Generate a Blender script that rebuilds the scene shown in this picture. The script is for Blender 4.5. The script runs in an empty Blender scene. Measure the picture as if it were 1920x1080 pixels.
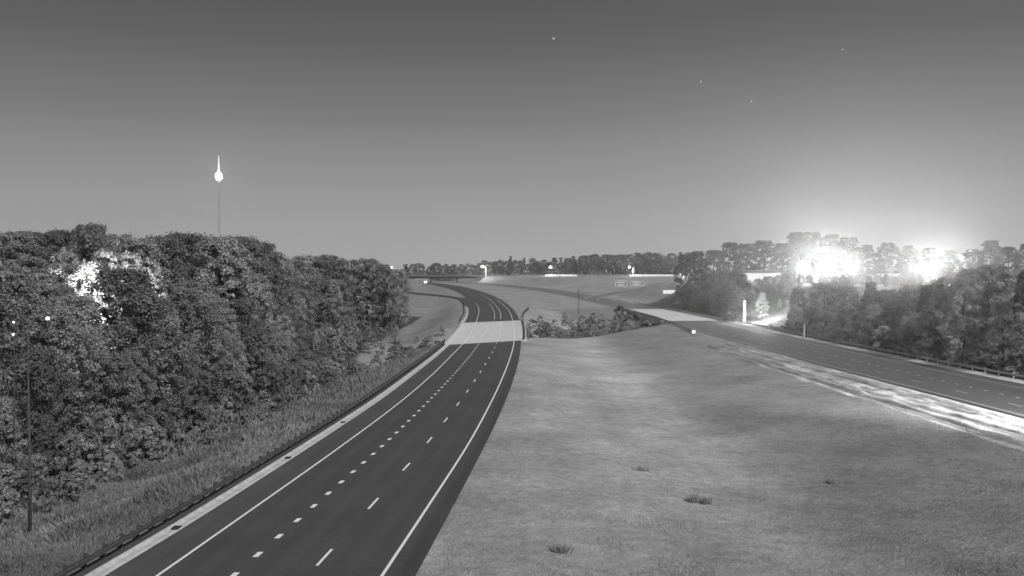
import bpy, math, random
import numpy as np

C = bpy.context.scene.collection
scn = bpy.context.scene
rnd = random.Random(7)
R = np.random.default_rng(11)

# ------------------------------------------------------------------ camera
CAM_H = 15.0
cam_d = bpy.data.cameras.new('camera')
cam_d.sensor_width = 36.0
cam_d.lens = 1870.0 / 1920.0 * 36.0
cam_d.clip_start, cam_d.clip_end = 0.5, 14000.0
cam = bpy.data.objects.new('camera', cam_d)
C.objects.link(cam)
cam.location = (0, 0, CAM_H)
cam.rotation_euler = (math.pi / 2 - math.atan(30.0 / 1870.0), 0, 0)
scn.camera = cam

# ------------------------------------------------------------------ night sky, moon, exposure
scn.view_settings.view_transform = 'Standard'
scn.view_settings.look = 'None'
scn.view_settings.exposure = 0.0
scn.view_settings.gamma = 1.0
scn.view_settings.use_curve_mapping = False
scn.cycles.use_denoising = True
scn.cycles.max_bounces = 6
scn.cycles.diffuse_bounces = 2
scn.cycles.glossy_bounces = 2
scn.cycles.transmission_bounces = 2
scn.cycles.volume_bounces = 0
scn.cycles.sample_clamp_indirect = 4.0

world = bpy.data.worlds.new('World')
scn.world = world
world.use_nodes = True
nt = world.node_tree
nt.nodes.clear()
wo = nt.nodes.new('ShaderNodeOutputWorld')
bg = nt.nodes.new('ShaderNodeBackground')
tc = nt.nodes.new('ShaderNodeTexCoord')
sx = nt.nodes.new('ShaderNodeSeparateXYZ')
rp = nt.nodes.new('ShaderNodeValToRGB')
nt.links.new(tc.outputs['Generated'], sx.inputs[0])
nt.links.new(sx.outputs['Z'], rp.inputs[0])
SKY = [(0.0, .66), (0.045, .54), (0.09, .36), (0.15, .215), (0.22, .122), (0.29, .078), (0.5, .062), (1.0, .055)]
els = rp.color_ramp.elements
els[0].position, els[0].color = SKY[0][0], (SKY[0][1],) * 3 + (1,)
els[1].position, els[1].color = SKY[-1][0], (SKY[-1][1],) * 3 + (1,)
for p, v in SKY[1:-1]:
    e = els.new(p)
    e.color = (v, v, v, 1)
nt.links.new(rp.outputs[0], bg.inputs[0])
bg.inputs[1].default_value = 1.0
nt.links.new(bg.outputs[0], wo.inputs[0])

sun_d = bpy.data.lights.new('moon', 'SUN')
sun_d.energy = 4.4
sun_d.angle = math.radians(9)
sun = bpy.data.objects.new('moon', sun_d)
C.objects.link(sun)
sun.rotation_euler = (math.radians(52), 0, math.radians(34))

# ------------------------------------------------------------------ small maths
def sm(a, b, x):
    t = np.clip((np.asarray(x, float) - a) / (b - a), 0, 1)
    return t * t * (3 - 2 * t)

def spline(pts):
    """smooth X(Y) through control points given as (Y, X)"""
    ys = np.array([p[0] for p in pts], float)
    xs = np.array([p[1] for p in pts], float)
    m = np.gradient(xs, ys)
    def f(y):
        y = np.asarray(y, float)
        i = np.clip(np.searchsorted(ys, y) - 1, 0, len(ys) - 2)
        h = ys[i + 1] - ys[i]
        t = (y - ys[i]) / h
        out = ((2*t**3 - 3*t**2 + 1) * xs[i] + (t**3 - 2*t**2 + t) * h * m[i]
               + (-2*t**3 + 3*t**2) * xs[i+1] + (t**3 - t**2) * h * m[i+1])
        out = np.where(y < ys[0], xs[0] + m[0] * (y - ys[0]), out)
        return np.where(y > ys[-1], xs[-1] + m[-1] * (y - ys[-1]), out)
    return f

_gr = np.random.default_rng(5)
_LAT = _gr.random((64, 64))
def vnoise(x, y, s):
    """value noise on a repeating lattice"""
    u, v = np.asarray(x, float) / s, np.asarray(y, float) / s
    i, j = np.floor(u).astype(int), np.floor(v).astype(int)
    a, b = u - i, v - j
    a, b = a*a*(3-2*a), b*b*(3-2*b)
    L = lambda p, q: _LAT[p % 64, q % 64]
    return (L(i, j)*(1-a) + L(i+1, j)*a)*(1-b) + (L(i, j+1)*(1-a) + L(i+1, j+1)*a)*b

# ------------------------------------------------------------------ alignments (metres; camera at the origin)
def zr(Y):
    t = np.clip((np.asarray(Y, float) - 430) / 470, 0, 1)
    return 5.4 * t * t * (3 - 2 * t)

# carriageway beside the woods
E_R = spline([(20, -8.5), (49.3, -6.4), (63.3, -5.4), (85.3, -3.9), (112.8, -2.5), (148.8, -1.1), (198, 0.2),
              (225, .55), (270, .6), (318, .1), (400, -1.6), (457, -4.2), (522, -8.0), (585, -14.2), (641, -21.2), (719, -34.2),
              (768, -44), (814, -54), (890, -72), (960, -92), (1100, -140)])
A_R = spline([(20, -6.9), (49.3, -4.75), (69.3, -3.4), (96.3, -1.75), (124, -.4), (168, 1.1), (198, 1.7), (260, 2.5), (318, 2.3), (400, .5),
              (457, -1.9), (522, -5.6), (585, -11.9), (641, -19.1), (719, -32.2), (768, -42), (814, -52), (890, -70), (960, -90), (1100, -138)])
E_L = spline([(20, -20.1), (49.3, -17.5), (56.3, -16.95), (85.3, -14.75), (112, -13.05), (143, -11.75), (180, -10.85), (215, -10.15),
              (270, -10.3), (318, -11.1), (400, -13.3), (457, -16.0), (480, -17.6), (522, -21.0), (585, -26.5), (641, -33.2), (719, -46.0),
              (768, -55.6), (814, -65.4), (890, -83.4), (960, -103), (1100, -151)])
G_R = spline([(20, -22.4), (49.8, -20.05), (57.3, -19.35), (63, -18.9), (97, -16.6), (112, -15.7), (148, -14.3), (204, -12.9), (306, -14.25), (391, -17.1), (440, -20.0)])
G_W = .85
def M_L(Y):    # paved edge on the woods side beyond the gore
    return np.where(np.asarray(Y) < 440, G_R(np.minimum(Y, 440)), E_L(Y) - 2.4 - 1.6 * (1 - sm(440, 520, Y)))
# carriageway beyond the median
XL = spline([(20, 56.0), (107, 53.4), (149, 51.3), (182, 50.1), (255, 48.1), (300, 47.6), (345, 47.0), (409, 44.6), (455, 41.8),
             (537, 36.2), (585, 30.8), (660, 17.5), (720, 3), (780, -13), (840, -33), (900, -55), (960, -79)])
def XW(Y):     # lane-line offsets widen a little towards the camera
    return 13.4 + 0 * np.asarray(Y)
RAMP_A = [(-17.2, 436), (-20.2, 488), (-24.6, 527), (-32.5, 556), (-43, 578), (-56, 605), (-80, 650), (-115, 700), (-160, 745)]
RAMP_B = [(41, 520), (46, 548), (55, 575), (74, 618), (100, 682), (130, 752), (172, 830), (215, 890)]

def resample(pl, step):
    p = np.array(pl, float)
    for _ in range(3):
        q = np.empty((2 * len(p) - 2, p.shape[1]))
        q[0::2] = .75 * p[:-1] + .25 * p[1:]
        q[1::2] = .25 * p[:-1] + .75 * p[1:]
        p = np.vstack([p[:1], q, p[-1:]])
    d = np.r_[0, np.cumsum(np.linalg.norm(np.diff(p[:, :2], axis=0), axis=1))]
    n = max(2, int(d[-1] / step))
    s = np.linspace(0, d[-1], n + 1)
    return np.stack([np.interp(s, d, p[:, k]) for k in range(p.shape[1])], 1)

def pl_dist(x, y, pl):
    best = np.full(np.shape(x), 1e9)
    for (ax, ay), (bx, by) in zip(pl[:-1], pl[1:]):
        dx, dy = bx - ax, by - ay
        t = np.clip(((x - ax) * dx + (y - ay) * dy) / (dx * dx + dy * dy), 0, 1)
        best = np.minimum(best, np.hypot(x - ax - t * dx, y - ay - t * dy))
    return best

_fy = np.array([0, 450, 520, 585, 640, 740, 850, 950, 1150, 2600], float)
_fz = np.array([0, 0, .6, 2.4, 4.7, 8.0, 10.6, 11.2, 13, 16], float)
def field_z(Y):
    return np.interp(Y, _fy, _fz)
def ramp_b_z(Y):
    return np.maximum(field_z(Y), zr(Y)) + .1

def bridge_mask_l(x, y):
    s = y - 14.0 / 16.0 * (x + 5)
    return sm(211, 217, s) * (1 - sm(298, 304, s))
def bridge_mask_r(x, y):
    s = y
    return sm(306, 312, s) * (1 - sm(398, 404, s))

def height(x, y):
    x, y = np.asarray(x, float), np.asarray(y, float)
    gl, ar, xl = M_L(y) - G_W, A_R(y), XL(y) - 1.2
    xr = XL(y) + 18.5
    z = zr(y)
    far = sm(380, 500, y)
    # bank falling away from the guardrail into the woods, low hill behind
    dl = gl - 1.4 - x
    z = z - (4.6 - 3.4 * far) * sm(0, 17, dl) * (dl > 0)
    z = z + 8.0 * sm(55, 140, -x) * sm(130, 250, y)
    # median ditch
    w = np.clip((x - ar) / np.maximum(xl - ar, 5), 0, 1)
    z = z - 1.3 * (sm(0, .36, w) * (1 - sm(.36, 1, w))) * (1 - sm(400, 480, y)) * (w > 0) * (w < 1)
    # hill under the trees beyond the far carriageway, field rising to the interchange
    dr = x - xr
    z = z + 10.0 * sm(3, 30, dr) * sm(190, 330, y) * (1 - sm(520, 640, y))
    fz = field_z(y) + 9.0 * sm(25, 60, dr) * sm(190, 330, y) * (1 - sm(480, 640, y))
    z = np.where(dr > 0, z + (np.maximum(fz, z) - z) * sm(6, 40, dr) * sm(440, 560, y), z)
    # creek valley
    yv = 262 + 1.45 * (x + 5)
    z = z - 6.0 * np.exp(-((y - yv) / 26.0) ** 2) * (1 - sm(40, 75, -x)) * (1 - sm(80, 110, x))
    # crossing road's embankment on the far side of the field
    e = (1 - sm(7, 24, np.abs(y - 905)))
    z = z + (np.maximum(z, 11.2) - z) * e * np.maximum(sm(-33, -22, x), 1 - sm(-104, -93, x))
    # lumps
    lump = .3 + .7 * sm(0, 6, dl) + .5 * sm(430, 520, y)
    z = z + (vnoise(x, y, 9.0) - .5) * .35 * lump + (vnoise(x + 31, y + 7, 2.7) - .5) * .10
    # formation under the pavements
    for lo, hi, zz, mk in ((gl - .7, ar + .35, zr(y), bridge_mask_l(x, y)), (xl + .2, xr + .2, zr(y), bridge_mask_r(x, y))):
        d = np.maximum(lo - x, x - hi)
        ww = (1 - sm(0.0, 2.4, d)) * (1 - mk) * (y < 1000)
        z = z + (zz - .09 - z) * ww
    far_only = y > 400
    d = pl_dist(x, y, RAMP_A)
    z = z + (zr(y) - .09 - z) * (1 - sm(4.6, 9, d)) * far_only
    d = pl_dist(x, y, RAMP_B)
    z = z + (ramp_b_z(y) - .19 - z) * (1 - sm(3.6, 9, d)) * far_only * (d < 9) * sm(530, 575, y)
    return z

def hz(x, y):
    return float(height(np.array([x]), np.array([y]))[0])

# ------------------------------------------------------------------ materials (the camera is monochrome: greys only)
def mat_base(name, rough=.8, spec=.3):
    m = bpy.data.materials.new(name)
    m.use_nodes = True
    b = m.node_tree.nodes['Principled BSDF']
    b.inputs['Roughness'].default_value = rough
    b.inputs['Specular IOR Level'].default_value = spec
    return m, m.node_tree, b

def mat_noise(name, lo, hi, scale=2.0, rough=.8, spec=.3, bump=0.0, bscale=None, attr=None, detail=6, scale2=None, amt2=.0, metal=0.0):
    m, t, b = mat_base(name, rough, spec)
    b.inputs['Metallic'].default_value = metal
    co = t.nodes.new('ShaderNodeTexCoord')
    n = t.nodes.new('ShaderNodeTexNoise')
    n.inputs['Scale'].default_value = scale
    n.inputs['Detail'].default_value = detail
    n.inputs['Roughness'].default_value = .65
    t.links.new(co.outputs['Object'], n.inputs['Vector'])
    mr = t.nodes.new('ShaderNodeMapRange')
    mr.inputs['From Min'].default_value, mr.inputs['From Max'].default_value = .3, .7
    mr.inputs['To Min'].default_value, mr.inputs['To Max'].default_value = lo, hi
    t.links.new(n.outputs['Fac'], mr.inputs['Value'])
    out = mr.outputs[0]
    if scale2:
        n2 = t.nodes.new('ShaderNodeTexNoise')
        n2.inputs['Scale'].default_value = scale2
        n2.inputs['Detail'].default_value = 3
        t.links.new(co.outputs['Object'], n2.inputs['Vector'])
        m2 = t.nodes.new('ShaderNodeMapRange')
        m2.inputs['From Min'].default_value, m2.inputs['From Max'].default_value = .3, .7
        m2.inputs['To Min'].default_value, m2.inputs['To Max'].default_value = 1 - amt2, 1 + amt2
        t.links.new(n2.outputs['Fac'], m2.inputs['Value'])
        mu = t.nodes.new('ShaderNodeMath'); mu.operation = 'MULTIPLY'
        t.links.new(out, mu.inputs[0]); t.links.new(m2.outputs[0], mu.inputs[1])
        out = mu.outputs[0]
    if attr:
        at = t.nodes.new('ShaderNodeAttribute')
        at.attribute_name = attr
        mu = t.nodes.new('ShaderNodeMath'); mu.operation = 'MULTIPLY'
        t.links.new(out, mu.inputs[0]); t.links.new(at.outputs['Fac'], mu.inputs[1])
        out = mu.outputs[0]
    t.links.new(out, b.inputs['Base Color'])
    if bump:
        n3 = t.nodes.new('ShaderNodeTexNoise')
        n3.inputs['Scale'].default_value = bscale or scale * 3
        n3.inputs['Detail'].default_value = 4
        t.links.new(co.outputs['Object'], n3.inputs['Vector'])
        bp = t.nodes.new('ShaderNodeBump')
        bp.inputs['Strength'].default_value = 1.0
        bp.inputs['Distance'].default_value = bump
        t.links.new(n3.outputs['Fac'], bp.inputs['Height'])
        t.links.new(bp.outputs[0], b.inputs['Normal'])
    return m

def mat_leaf(name, v, trans=.4):
    m = bpy.data.materials.new(name)
    m.use_nodes = True
    t = m.node_tree
    t.nodes.clear()
    o = t.nodes.new('ShaderNodeOutputMaterial')
    at = t.nodes.new('ShaderNodeAttribute'); at.attribute_name = 'tone'
    oi = t.nodes.new('ShaderNodeObjectInfo')
    mr = t.nodes.new('ShaderNodeMapRange')
    mr.inputs['To Min'].default_value, mr.inputs['To Max'].default_value = .8 * v, 1.2 * v
    t.links.new(oi.outputs['Random'], mr.inputs['Value'])
    mu = t.nodes.new('ShaderNodeMath'); mu.operation = 'MULTIPLY'
    t.links.new(mr.outputs[0], mu.inputs[0]); t.links.new(at.outputs['Fac'], mu.inputs[1])
    d = t.nodes.new('ShaderNodeBsdfDiffuse')
    tr = t.nodes.new('ShaderNodeBsdfTranslucent')
    mx = t.nodes.new('ShaderNodeMixShader'); mx.inputs[0].default_value = trans
    t.links.new(mu.outputs[0], d.inputs[0]); t.links.new(mu.outputs[0], tr.inputs[0])
    t.links.new(d.outputs[0], mx.inputs[1]); t.links.new(tr.outputs[0], mx.inputs[2])
    t.links.new(mx.outputs[0], o.inputs[0])
    return m

def mat_emit(name, strength):
    m = bpy.data.materials.new(name)
    m.use_nodes = True
    t = m.node_tree
    t.nodes.clear()
    o = t.nodes.new('ShaderNodeOutputMaterial')
    e = t.nodes.new('ShaderNodeEmission')
    e.inputs[0].default_value = (1, 1, 1, 1)
    e.inputs[1].default_value = strength
    t.links.new(e.outputs[0], o.inputs[0])
    return m

M = {
    'ground': mat_noise('mown_grass', .70, 1.26, 1.1, .95, .1, .14, 4.0, 'tone', 10, .13, .20),
    'asphalt': mat_noise('asphalt', .86, 1.14, 2.2, .78, .25, .006, 40, 'tone', 8, .15, .10),
    'concrete': mat_noise('pale_concrete', .46, .60, .8, .85, .25, .004, 12, None, 8, .22, .10),
    'gutter': mat_noise('gutter_concrete', .30, .46, .9, .85, .25, .004, 12, None, 8, 3.0, .12),
    'barrier': mat_noise('barrier_concrete', .34, .44, .7, .85, .25, .004, 9, None, 8),
    'dark_concrete': mat_noise('overpass_concrete', .07, .11, .7, .85, .25, .004, 9, None, 8),  # overpass concrete, dark all over
    'paint': mat_noise('white_road_paint', .62, .84, 6, .6, .4, 0, None, None, 6),
    'worn_paint': mat_noise('worn_road_paint', .60, .72, 6, .6, .4, 0, None, None, 6),
    'faded_paint': mat_noise('faded_road_paint', .32, .6, 5, .7, .3, 0, None, None, 6),
    'steel_dark': mat_noise('weathered_steel', .035, .065, 4, .7, .3, 0),
    'steel_pale': mat_noise('galvanised_steel', .24, .36, 3, .6, .4, 0),
    'bark': mat_noise('bark', .04, .09, 5, .95, .1, .02, 20),
    'leaf': mat_leaf('leaves', .26),
    'leaf_dark': mat_leaf('dark_leaves', .175),
    'leaf_pale': mat_leaf('pale_leaves', .315),
    'weeds': mat_leaf('weed_blades', .17, .2),
    'turf': mat_leaf('turf_blades', .25, .2),
    'sand': mat_noise('sandy_verge', .38, .66, 1.6, .95, .1, .08, 4, 'tone', 8, .35, .25),
    'rail_strip': mat_noise('dark_strip', .05, .085, 2, .9, .2, .02, 10),
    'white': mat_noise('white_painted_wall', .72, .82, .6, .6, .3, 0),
    'grey': mat_noise('grey_metal', .16, .24, 1.5, .5, .4, 0),
    'dark': mat_noise('dark_rubber', .02, .035, 3, .7, .3, 0),
    'glass': mat_noise('dark_glass', .015, .03, 1, .08, .6, 0),
    'roof': mat_noise('roof_sheet', .12, .18, 1, .6, .3, 0),
    'bulb': mat_emit('lit_lamp', 60),
    'flood': mat_emit('lit_floodlight', 400),
    'beacon': mat_emit('lit_beacon', 40),
    'beacon_glow': mat_emit('antenna_glow', 1.6),
    'small_lamp': mat_emit('lit_small_lamp', 12),
    'star': mat_emit('starlight', 1.0),
    'star_faint': mat_emit('starlight_faint', .35),
}

# ------------------------------------------------------------------ object helpers
def mesh_np(name, V, F, mat=None, tone=None, smooth=False):
    """F: (n,4) or (n,3) int array"""
    me = bpy.data.meshes.new(name)
    V = np.asarray(V, np.float32); F = np.asarray(F, np.int32)
    n, k = F.shape
    me.vertices.add(len(V)); me.vertices.foreach_set('co', V.ravel())
    me.loops.add(n * k); me.loops.foreach_set('vertex_index', F.ravel())
    me.polygons.add(n)
    me.polygons.foreach_set('loop_start', np.arange(0, n * k, k, dtype=np.int32))
    me.polygons.foreach_set('loop_total', np.full(n, k, np.int32))
    if smooth:
        me.polygons.foreach_set('use_smooth', np.ones(n, bool))
    if tone is not None:
        a = me.attributes.new('tone', 'FLOAT', 'POINT')
        a.data.foreach_set('value', np.asarray(tone, np.float32))
    me.update(calc_edges=True)
    me.validate()
    if mat is not None:
        me.materials.append(mat)
    return me

def link(name, me, parent=None):
    o = bpy.data.objects.new(name, me)
    C.objects.link(o)
    if parent is not None:
        o.parent = parent
    return o

def empty(name, loc=(0, 0, 0), rz=0.0):
    o = bpy.data.objects.new(name, None)
    o.empty_display_size = .5
    C.objects.link(o)
    o.location = loc
    o.rotation_euler = (0, 0, rz)
    return o

def tag(o, label=None, cat=None, group=None, kind=None):
    if label: o['label'] = label
    if cat: o['category'] = cat
    if group: o['group'] = group
    if kind: o['kind'] = kind
    return o

class MB:
    """collects boxes, tubes and sheets into one mesh"""
    def __init__(s):
        s.v, s.f, s.t = [], [], []
    def box(s, c, d, rz=0.0, taper=1.0):
        b = len(s.v)
        cs, sn = math.cos(rz), math.sin(rz)
        for z in (-1, 1):
            k = taper if z > 0 else 1.0
            for x, y in ((-1, -1), (1, -1), (1, 1), (-1, 1)):
                px, py = x * d[0] / 2 * k, y * d[1] / 2 * k
                s.v.append((c[0] + px * cs - py * sn, c[1] + px * sn + py * cs, c[2] + z * d[2] / 2))
        for q in ((0, 3, 2, 1), (4, 5, 6, 7), (0, 1, 5, 4), (1, 2, 6, 5), (2, 3, 7, 6), (3, 0, 4, 7)):
            s.f.append(tuple(b + i for i in q))
        return s
    def tube(s, pts, rad, n=8, cap=True):
        pts = [np.array(p, float) for p in pts]
        rad = rad if hasattr(rad, '__len__') else [rad] * len(pts)
        b = len(s.v)
        for i, p in enumerate(pts):
            d = pts[min(i + 1, len(pts) - 1)] - pts[max(i - 1, 0)]
            d /= max(np.linalg.norm(d), 1e-9)
            a = np.cross(d, (0, 0, 1) if abs(d[2]) < .9 else (1, 0, 0)); a /= np.linalg.norm(a)
            c = np.cross(d, a)
            for k in range(n):
                th = 2 * math.pi * k / n
                s.v.append(tuple(p + rad[i] * (math.cos(th) * a + math.sin(th) * c)))
        for i in range(len(pts) - 1):
            for k in range(n):
                k2 = (k + 1) % n
                s.f.append((b + i*n + k, b + i*n + k2, b + (i+1)*n + k2, b + (i+1)*n + k))
        if cap:
            s.f.append(tuple(b + k for k in range(n))[::-1])
            s.f.append(tuple(b + (len(pts)-1)*n + k for k in range(n)))
        return s
    def sphere(s, c, r, sz=1.0, n=10, m=6):
        b = len(s.v)
        for j in range(m + 1):
            ph = math.pi * j / m
            for k in range(n):
                th = 2 * math.pi * k / n
                s.v.append((c[0] + r*math.sin(ph)*math.cos(th), c[1] + r*math.sin(ph)*math.sin(th), c[2] + sz*r*math.cos(ph)))
        for j in range(m):
            for k in range(n):
                k2 = (k + 1) % n
                s.f.append((b + j*n + k, b + (j+1)*n + k, b + (j+1)*n + k2, b + j*n + k2))
        return s
    def prism(s, profile, y0, y1):
        """profile of (x,z) extruded along y"""
        b = len(s.v); n = len(profile)
        for y in (y0, y1):
            for x, z in profile:
                s.v.append((x, y, z))
        for k in range(n):
            k2 = (k + 1) % n
            s.f.append((b + k, b + k2, b + n + k2, b + n + k))
        s.f.append(tuple(b + k for k in range(n))[::-1])
        s.f.append(tuple(b + n + k for k in range(n)))
        return s
    def sweep(s, pts, profile):
        """closed profile of (side, up) swept along a line of (x,y,z); side is to the right of travel"""
        pts = np.array(pts, float); b = len(s.v); n = len(profile)
        for i, p in enumerate(pts):
            d = pts[min(i+1, len(pts)-1)] - pts[max(i-1, 0)]
            d = d[:2] / max(np.linalg.norm(d[:2]), 1e-9)
            nx, ny = d[1], -d[0]
            for a, u in profile:
                s.v.append((p[0] + nx*a, p[1] + ny*a, p[2] + u))
        for i in range(len(pts) - 1):
            for k in range(n):
                k2 = (k + 1) % n
                s.f.append((b + i*n + k, b + i*n + k2, b + (i+1)*n + k2, b + (i+1)*n + k))
        s.f.append(tuple(b + k for k in range(n))[::-1])
        s.f.append(tuple(b + (len(pts)-1)*n + k for k in range(n)))
        return s
    def mesh(s, name, mat, smooth=False):
        me = bpy.data.meshes.new(name)
        me.from_pydata(s.v, [], s.f)
        me.update()
        if smooth:
            me.polygons.foreach_set('use_smooth', [True] * len(me.polygons))
        if mat is not None:
            me.materials.append(mat)
        return me
    def build(s, name, mat, parent=None, smooth=False):
        return link(name, s.mesh(name, mat, smooth), parent)

def sheet(name, rows, mat, parent=None, tones=None):
    """rows: array (n, k, 3) -> quad sheet"""
    rows = np.asarray(rows, float)
    n, k, _ = rows.shape
    idx = np.arange(n * k).reshape(n, k)
    F = np.stack([idx[:-1, :-1], idx[:-1, 1:], idx[1:, 1:], idx[1:, :-1]], -1).reshape(-1, 4)
    return link(name, mesh_np(name, rows.reshape(-1, 3), F, mat, tones), parent)

# ------------------------------------------------------------------ ground
def axis(segs):
    out = [segs[0][0]]
    for a, b, st in segs:
        out += list(np.linspace(a, b, max(2, int(round((b - a) / st))) + 1)[1:])
    return np.array(out)
gx = axis([(-1500, -500, 100), (-500, -200, 20), (-200, -70, 4), (-70, -24, 1.5), (-24, 4, .6), (4, 40, 1.5), (40, 56, .9), (56, 78, .9), (78, 130, 3), (130, 260, 10), (260, 500, 30), (500, 1500, 100)])
gy = axis([(-60, 20, 8), (20, 140, 1.0), (140, 420, 1.7), (420, 700, 4), (700, 960, 5), (960, 1200, 15), (1200, 2600, 100)])
GX, GY = np.meshgrid(gx, gy)
GZ = height(GX, GY)

def ground_tone(x, y):
    gl, ar, xl = M_L(y) - G_W, A_R(y), XL(y)
    t = np.full(np.shape(x), .26)
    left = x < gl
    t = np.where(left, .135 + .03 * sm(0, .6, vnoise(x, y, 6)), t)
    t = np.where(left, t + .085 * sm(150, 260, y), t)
    w = (x - ar) / np.maximum(xl - ar, 5)
    # pale mown strip, denser turf beyond; tone deepens the ditch's moonlit and shaded banks
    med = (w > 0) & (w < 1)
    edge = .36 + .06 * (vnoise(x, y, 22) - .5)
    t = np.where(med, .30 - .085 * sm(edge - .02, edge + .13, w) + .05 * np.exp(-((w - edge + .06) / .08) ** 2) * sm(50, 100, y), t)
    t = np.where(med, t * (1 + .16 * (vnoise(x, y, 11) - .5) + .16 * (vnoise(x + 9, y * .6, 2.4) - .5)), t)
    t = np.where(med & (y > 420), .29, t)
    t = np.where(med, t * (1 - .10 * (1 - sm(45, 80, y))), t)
    # worn tracks in the pale strip
    for off in (7.5, 9.6):
        d = np.abs(x - ar - off - 1.2 * np.sin(y / 37))
        t = np.where(med, t * (1 + .09 * (1 - sm(.3, .9, d)) * (1 - sm(90, 150, y))), t)
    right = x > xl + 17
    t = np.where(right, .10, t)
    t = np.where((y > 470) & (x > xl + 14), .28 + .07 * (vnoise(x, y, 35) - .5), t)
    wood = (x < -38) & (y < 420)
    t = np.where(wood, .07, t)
    return t

idx = np.arange(GX.size).reshape(GX.shape)
FQ = np.stack([idx[:-1, :-1], idx[:-1, 1:], idx[1:, 1:], idx[1:, :-1]], -1).reshape(-1, 4)
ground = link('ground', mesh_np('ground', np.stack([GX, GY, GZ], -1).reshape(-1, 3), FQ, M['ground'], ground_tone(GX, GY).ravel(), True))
tag(ground, 'rough mown grass ground of the median, banks and fields', kind='structure')

# ------------------------------------------------------------------ roads
def strip_rows(fa, fb, y0, y1, step, dz, cols=2, zf=zr):
    ys = np.arange(y0, y1 + step * .5, step)
    rows = []
    for y in ys:
        a, b = float(fa(y)), float(fb(y))
        rows.append([(a + (b - a) * k / (cols - 1), y, float(zf(y)) + dz) for k in range(cols)])
    return np.array(rows)

def skew_y(x, y_at_m5, slope=14.0 / 16.0):
    return y_at_m5 + slope * (x + 5)

def road_sheet(name, fa, fb, ya, yb, step, mat, tonef, ncol=14, parent=None):
    """ya / yb give the start and end Y as a function of X at the end lines (skewed joints)"""
    n = max(3, int((yb(0) - ya(0)) / step))
    rows, tones = [], []
    for i in range(n + 1):
        t = i / n
        row = []
        for k in range(ncol):
            u = k / (ncol - 1)
            y = 0.0
            x = 0.0
            y = ya(0) * (1 - t) + yb(0) * t
            for _ in range(4):
                x = float(fa(y)) * (1 - u) + float(fb(y)) * u
                y = ya(x) * (1 - t) + yb(x) * t
            row.append((x, y, float(zr(y))))
            tones.append(tonef(x, y, u))
        rows.append(row)
    return sheet(name, rows, mat, parent, tones)

gut = lambda y: float(G_R(y))
def tone_left(x, y, u):
    base = .062
    if x < float(E_L(y)) - .1 and y < 440: base = .070
    if x > float(E_R(y)) + .8: base = .052
    o = (float(E_R(y)) - x) % 3.66
    for c, a in ((.95, -.09), (2.7, -.09), (1.83, .07)):
        base *= 1 + a * math.exp(-((o - c) / .38) ** 2)
    return base * (1 + .10 * (float(vnoise(x * 2, y * .12, 1.0)) - .5))
flat = lambda c: (lambda x: c)
road = road_sheet('road', G_R, A_R, flat(20.0), lambda x: skew_y(x, 212.0), 3.0, M['asphalt'], tone_left, 60)
tag(road, 'dark asphalt carriageway with three lanes running from below to the near bridge', kind='structure')
road2 = road_sheet('road', M_L, A_R, lambda x: skew_y(x, 303.0), flat(975.0), 6.0, M['asphalt'], lambda x, y, u: .066, 10)
tag(road2, 'asphalt carriageway curving away beyond the near bridge', kind='structure')

XRR = lambda y: XL(y) + 16.4
XLL = lambda y: XL(y) - .9
road3 = road_sheet('road', XLL, XRR, flat(40.0), flat(306.0), 4.0, M['asphalt'], lambda x, y, u: .085, 10)
tag(road3, 'greyer asphalt carriageway beyond the grass median on the near side of its bridge', kind='structure')
road4 = road_sheet('road', XLL, XRR, flat(404.0), flat(990.0), 6.0, M['asphalt'], lambda x, y, u: .15, 8)  # paler with age, grazing sheen mixed into the tone
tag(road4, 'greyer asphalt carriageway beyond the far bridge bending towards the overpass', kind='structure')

def pl_sheet(name, pl, half, mat, tone, zf, dz=0.0, parent=None, step=6):
    p = resample(pl, step)
    rows = []
    for i in range(len(p)):
        d = p[min(i+1, len(p)-1)] - p[max(i-1, 0)]
        d /= np.linalg.norm(d)
        nx, ny = d[1], -d[0]
        rows.append([(p[i, 0] + nx*half*s, p[i, 1] + ny*half*s, float(zf(p[i, 1])) + dz) for s in (-1, 0, 1)])
    rows = np.array(rows)
    return sheet(name, rows, mat, parent, np.full(rows.shape[0] * 3, tone))
ra = pl_sheet('ramp_road', RAMP_A, 3.8, M['asphalt'], .066, zr, -.006)
tag(ra, 'asphalt slip road splitting off towards the woods past the near bridge', kind='structure')
rb = pl_sheet('ramp_road', RAMP_B, 3.1, M['asphalt'], .14, ramp_b_z, -.006)  # ramp tone carries grazing sheen as well as age
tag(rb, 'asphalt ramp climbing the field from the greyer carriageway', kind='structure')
rbl = pl_sheet('edge_line', [(p[0] - 3.0, p[1] + 1.2) for p in RAMP_B], .16, M['paint'], 1, ramp_b_z, .02, rb)
rbl2 = pl_sheet('edge_line', [(p[0] + 3.0, p[1] - 1.2) for p in RAMP_B], .16, M['paint'], 1, ramp_b_z, .02, rb)
cr = sheet('crossing_road', [[(x, 900, 11.45), (x, 910, 11.45)] for x in range(-330, 420, 10)], M['asphalt'], None, np.full(150, .07))
tag(cr, 'crossing road on the embankment past the field', kind='structure')

# painted lines -------------------------------------------------------------
def line_mesh(name, f, off, y0, y1, w, parent, step=3.0, dz=.006):
    ys = np.arange(y0, y1 + .01, min(step, max(.4, (y1 - y0) / 2)))
    rows = []
    for y in ys:
        s = (float(f(y + .5)) - float(f(y - .5)))
        c = 1 / math.hypot(1, s)
        x = float(f(y)) + off / c
        rows.append([(x - w / 2 / c, y, float(zr(y)) + dz), (x + w / 2 / c, y, float(zr(y)) + dz)])
    return sheet(name, rows, M['paint'], parent)

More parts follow.
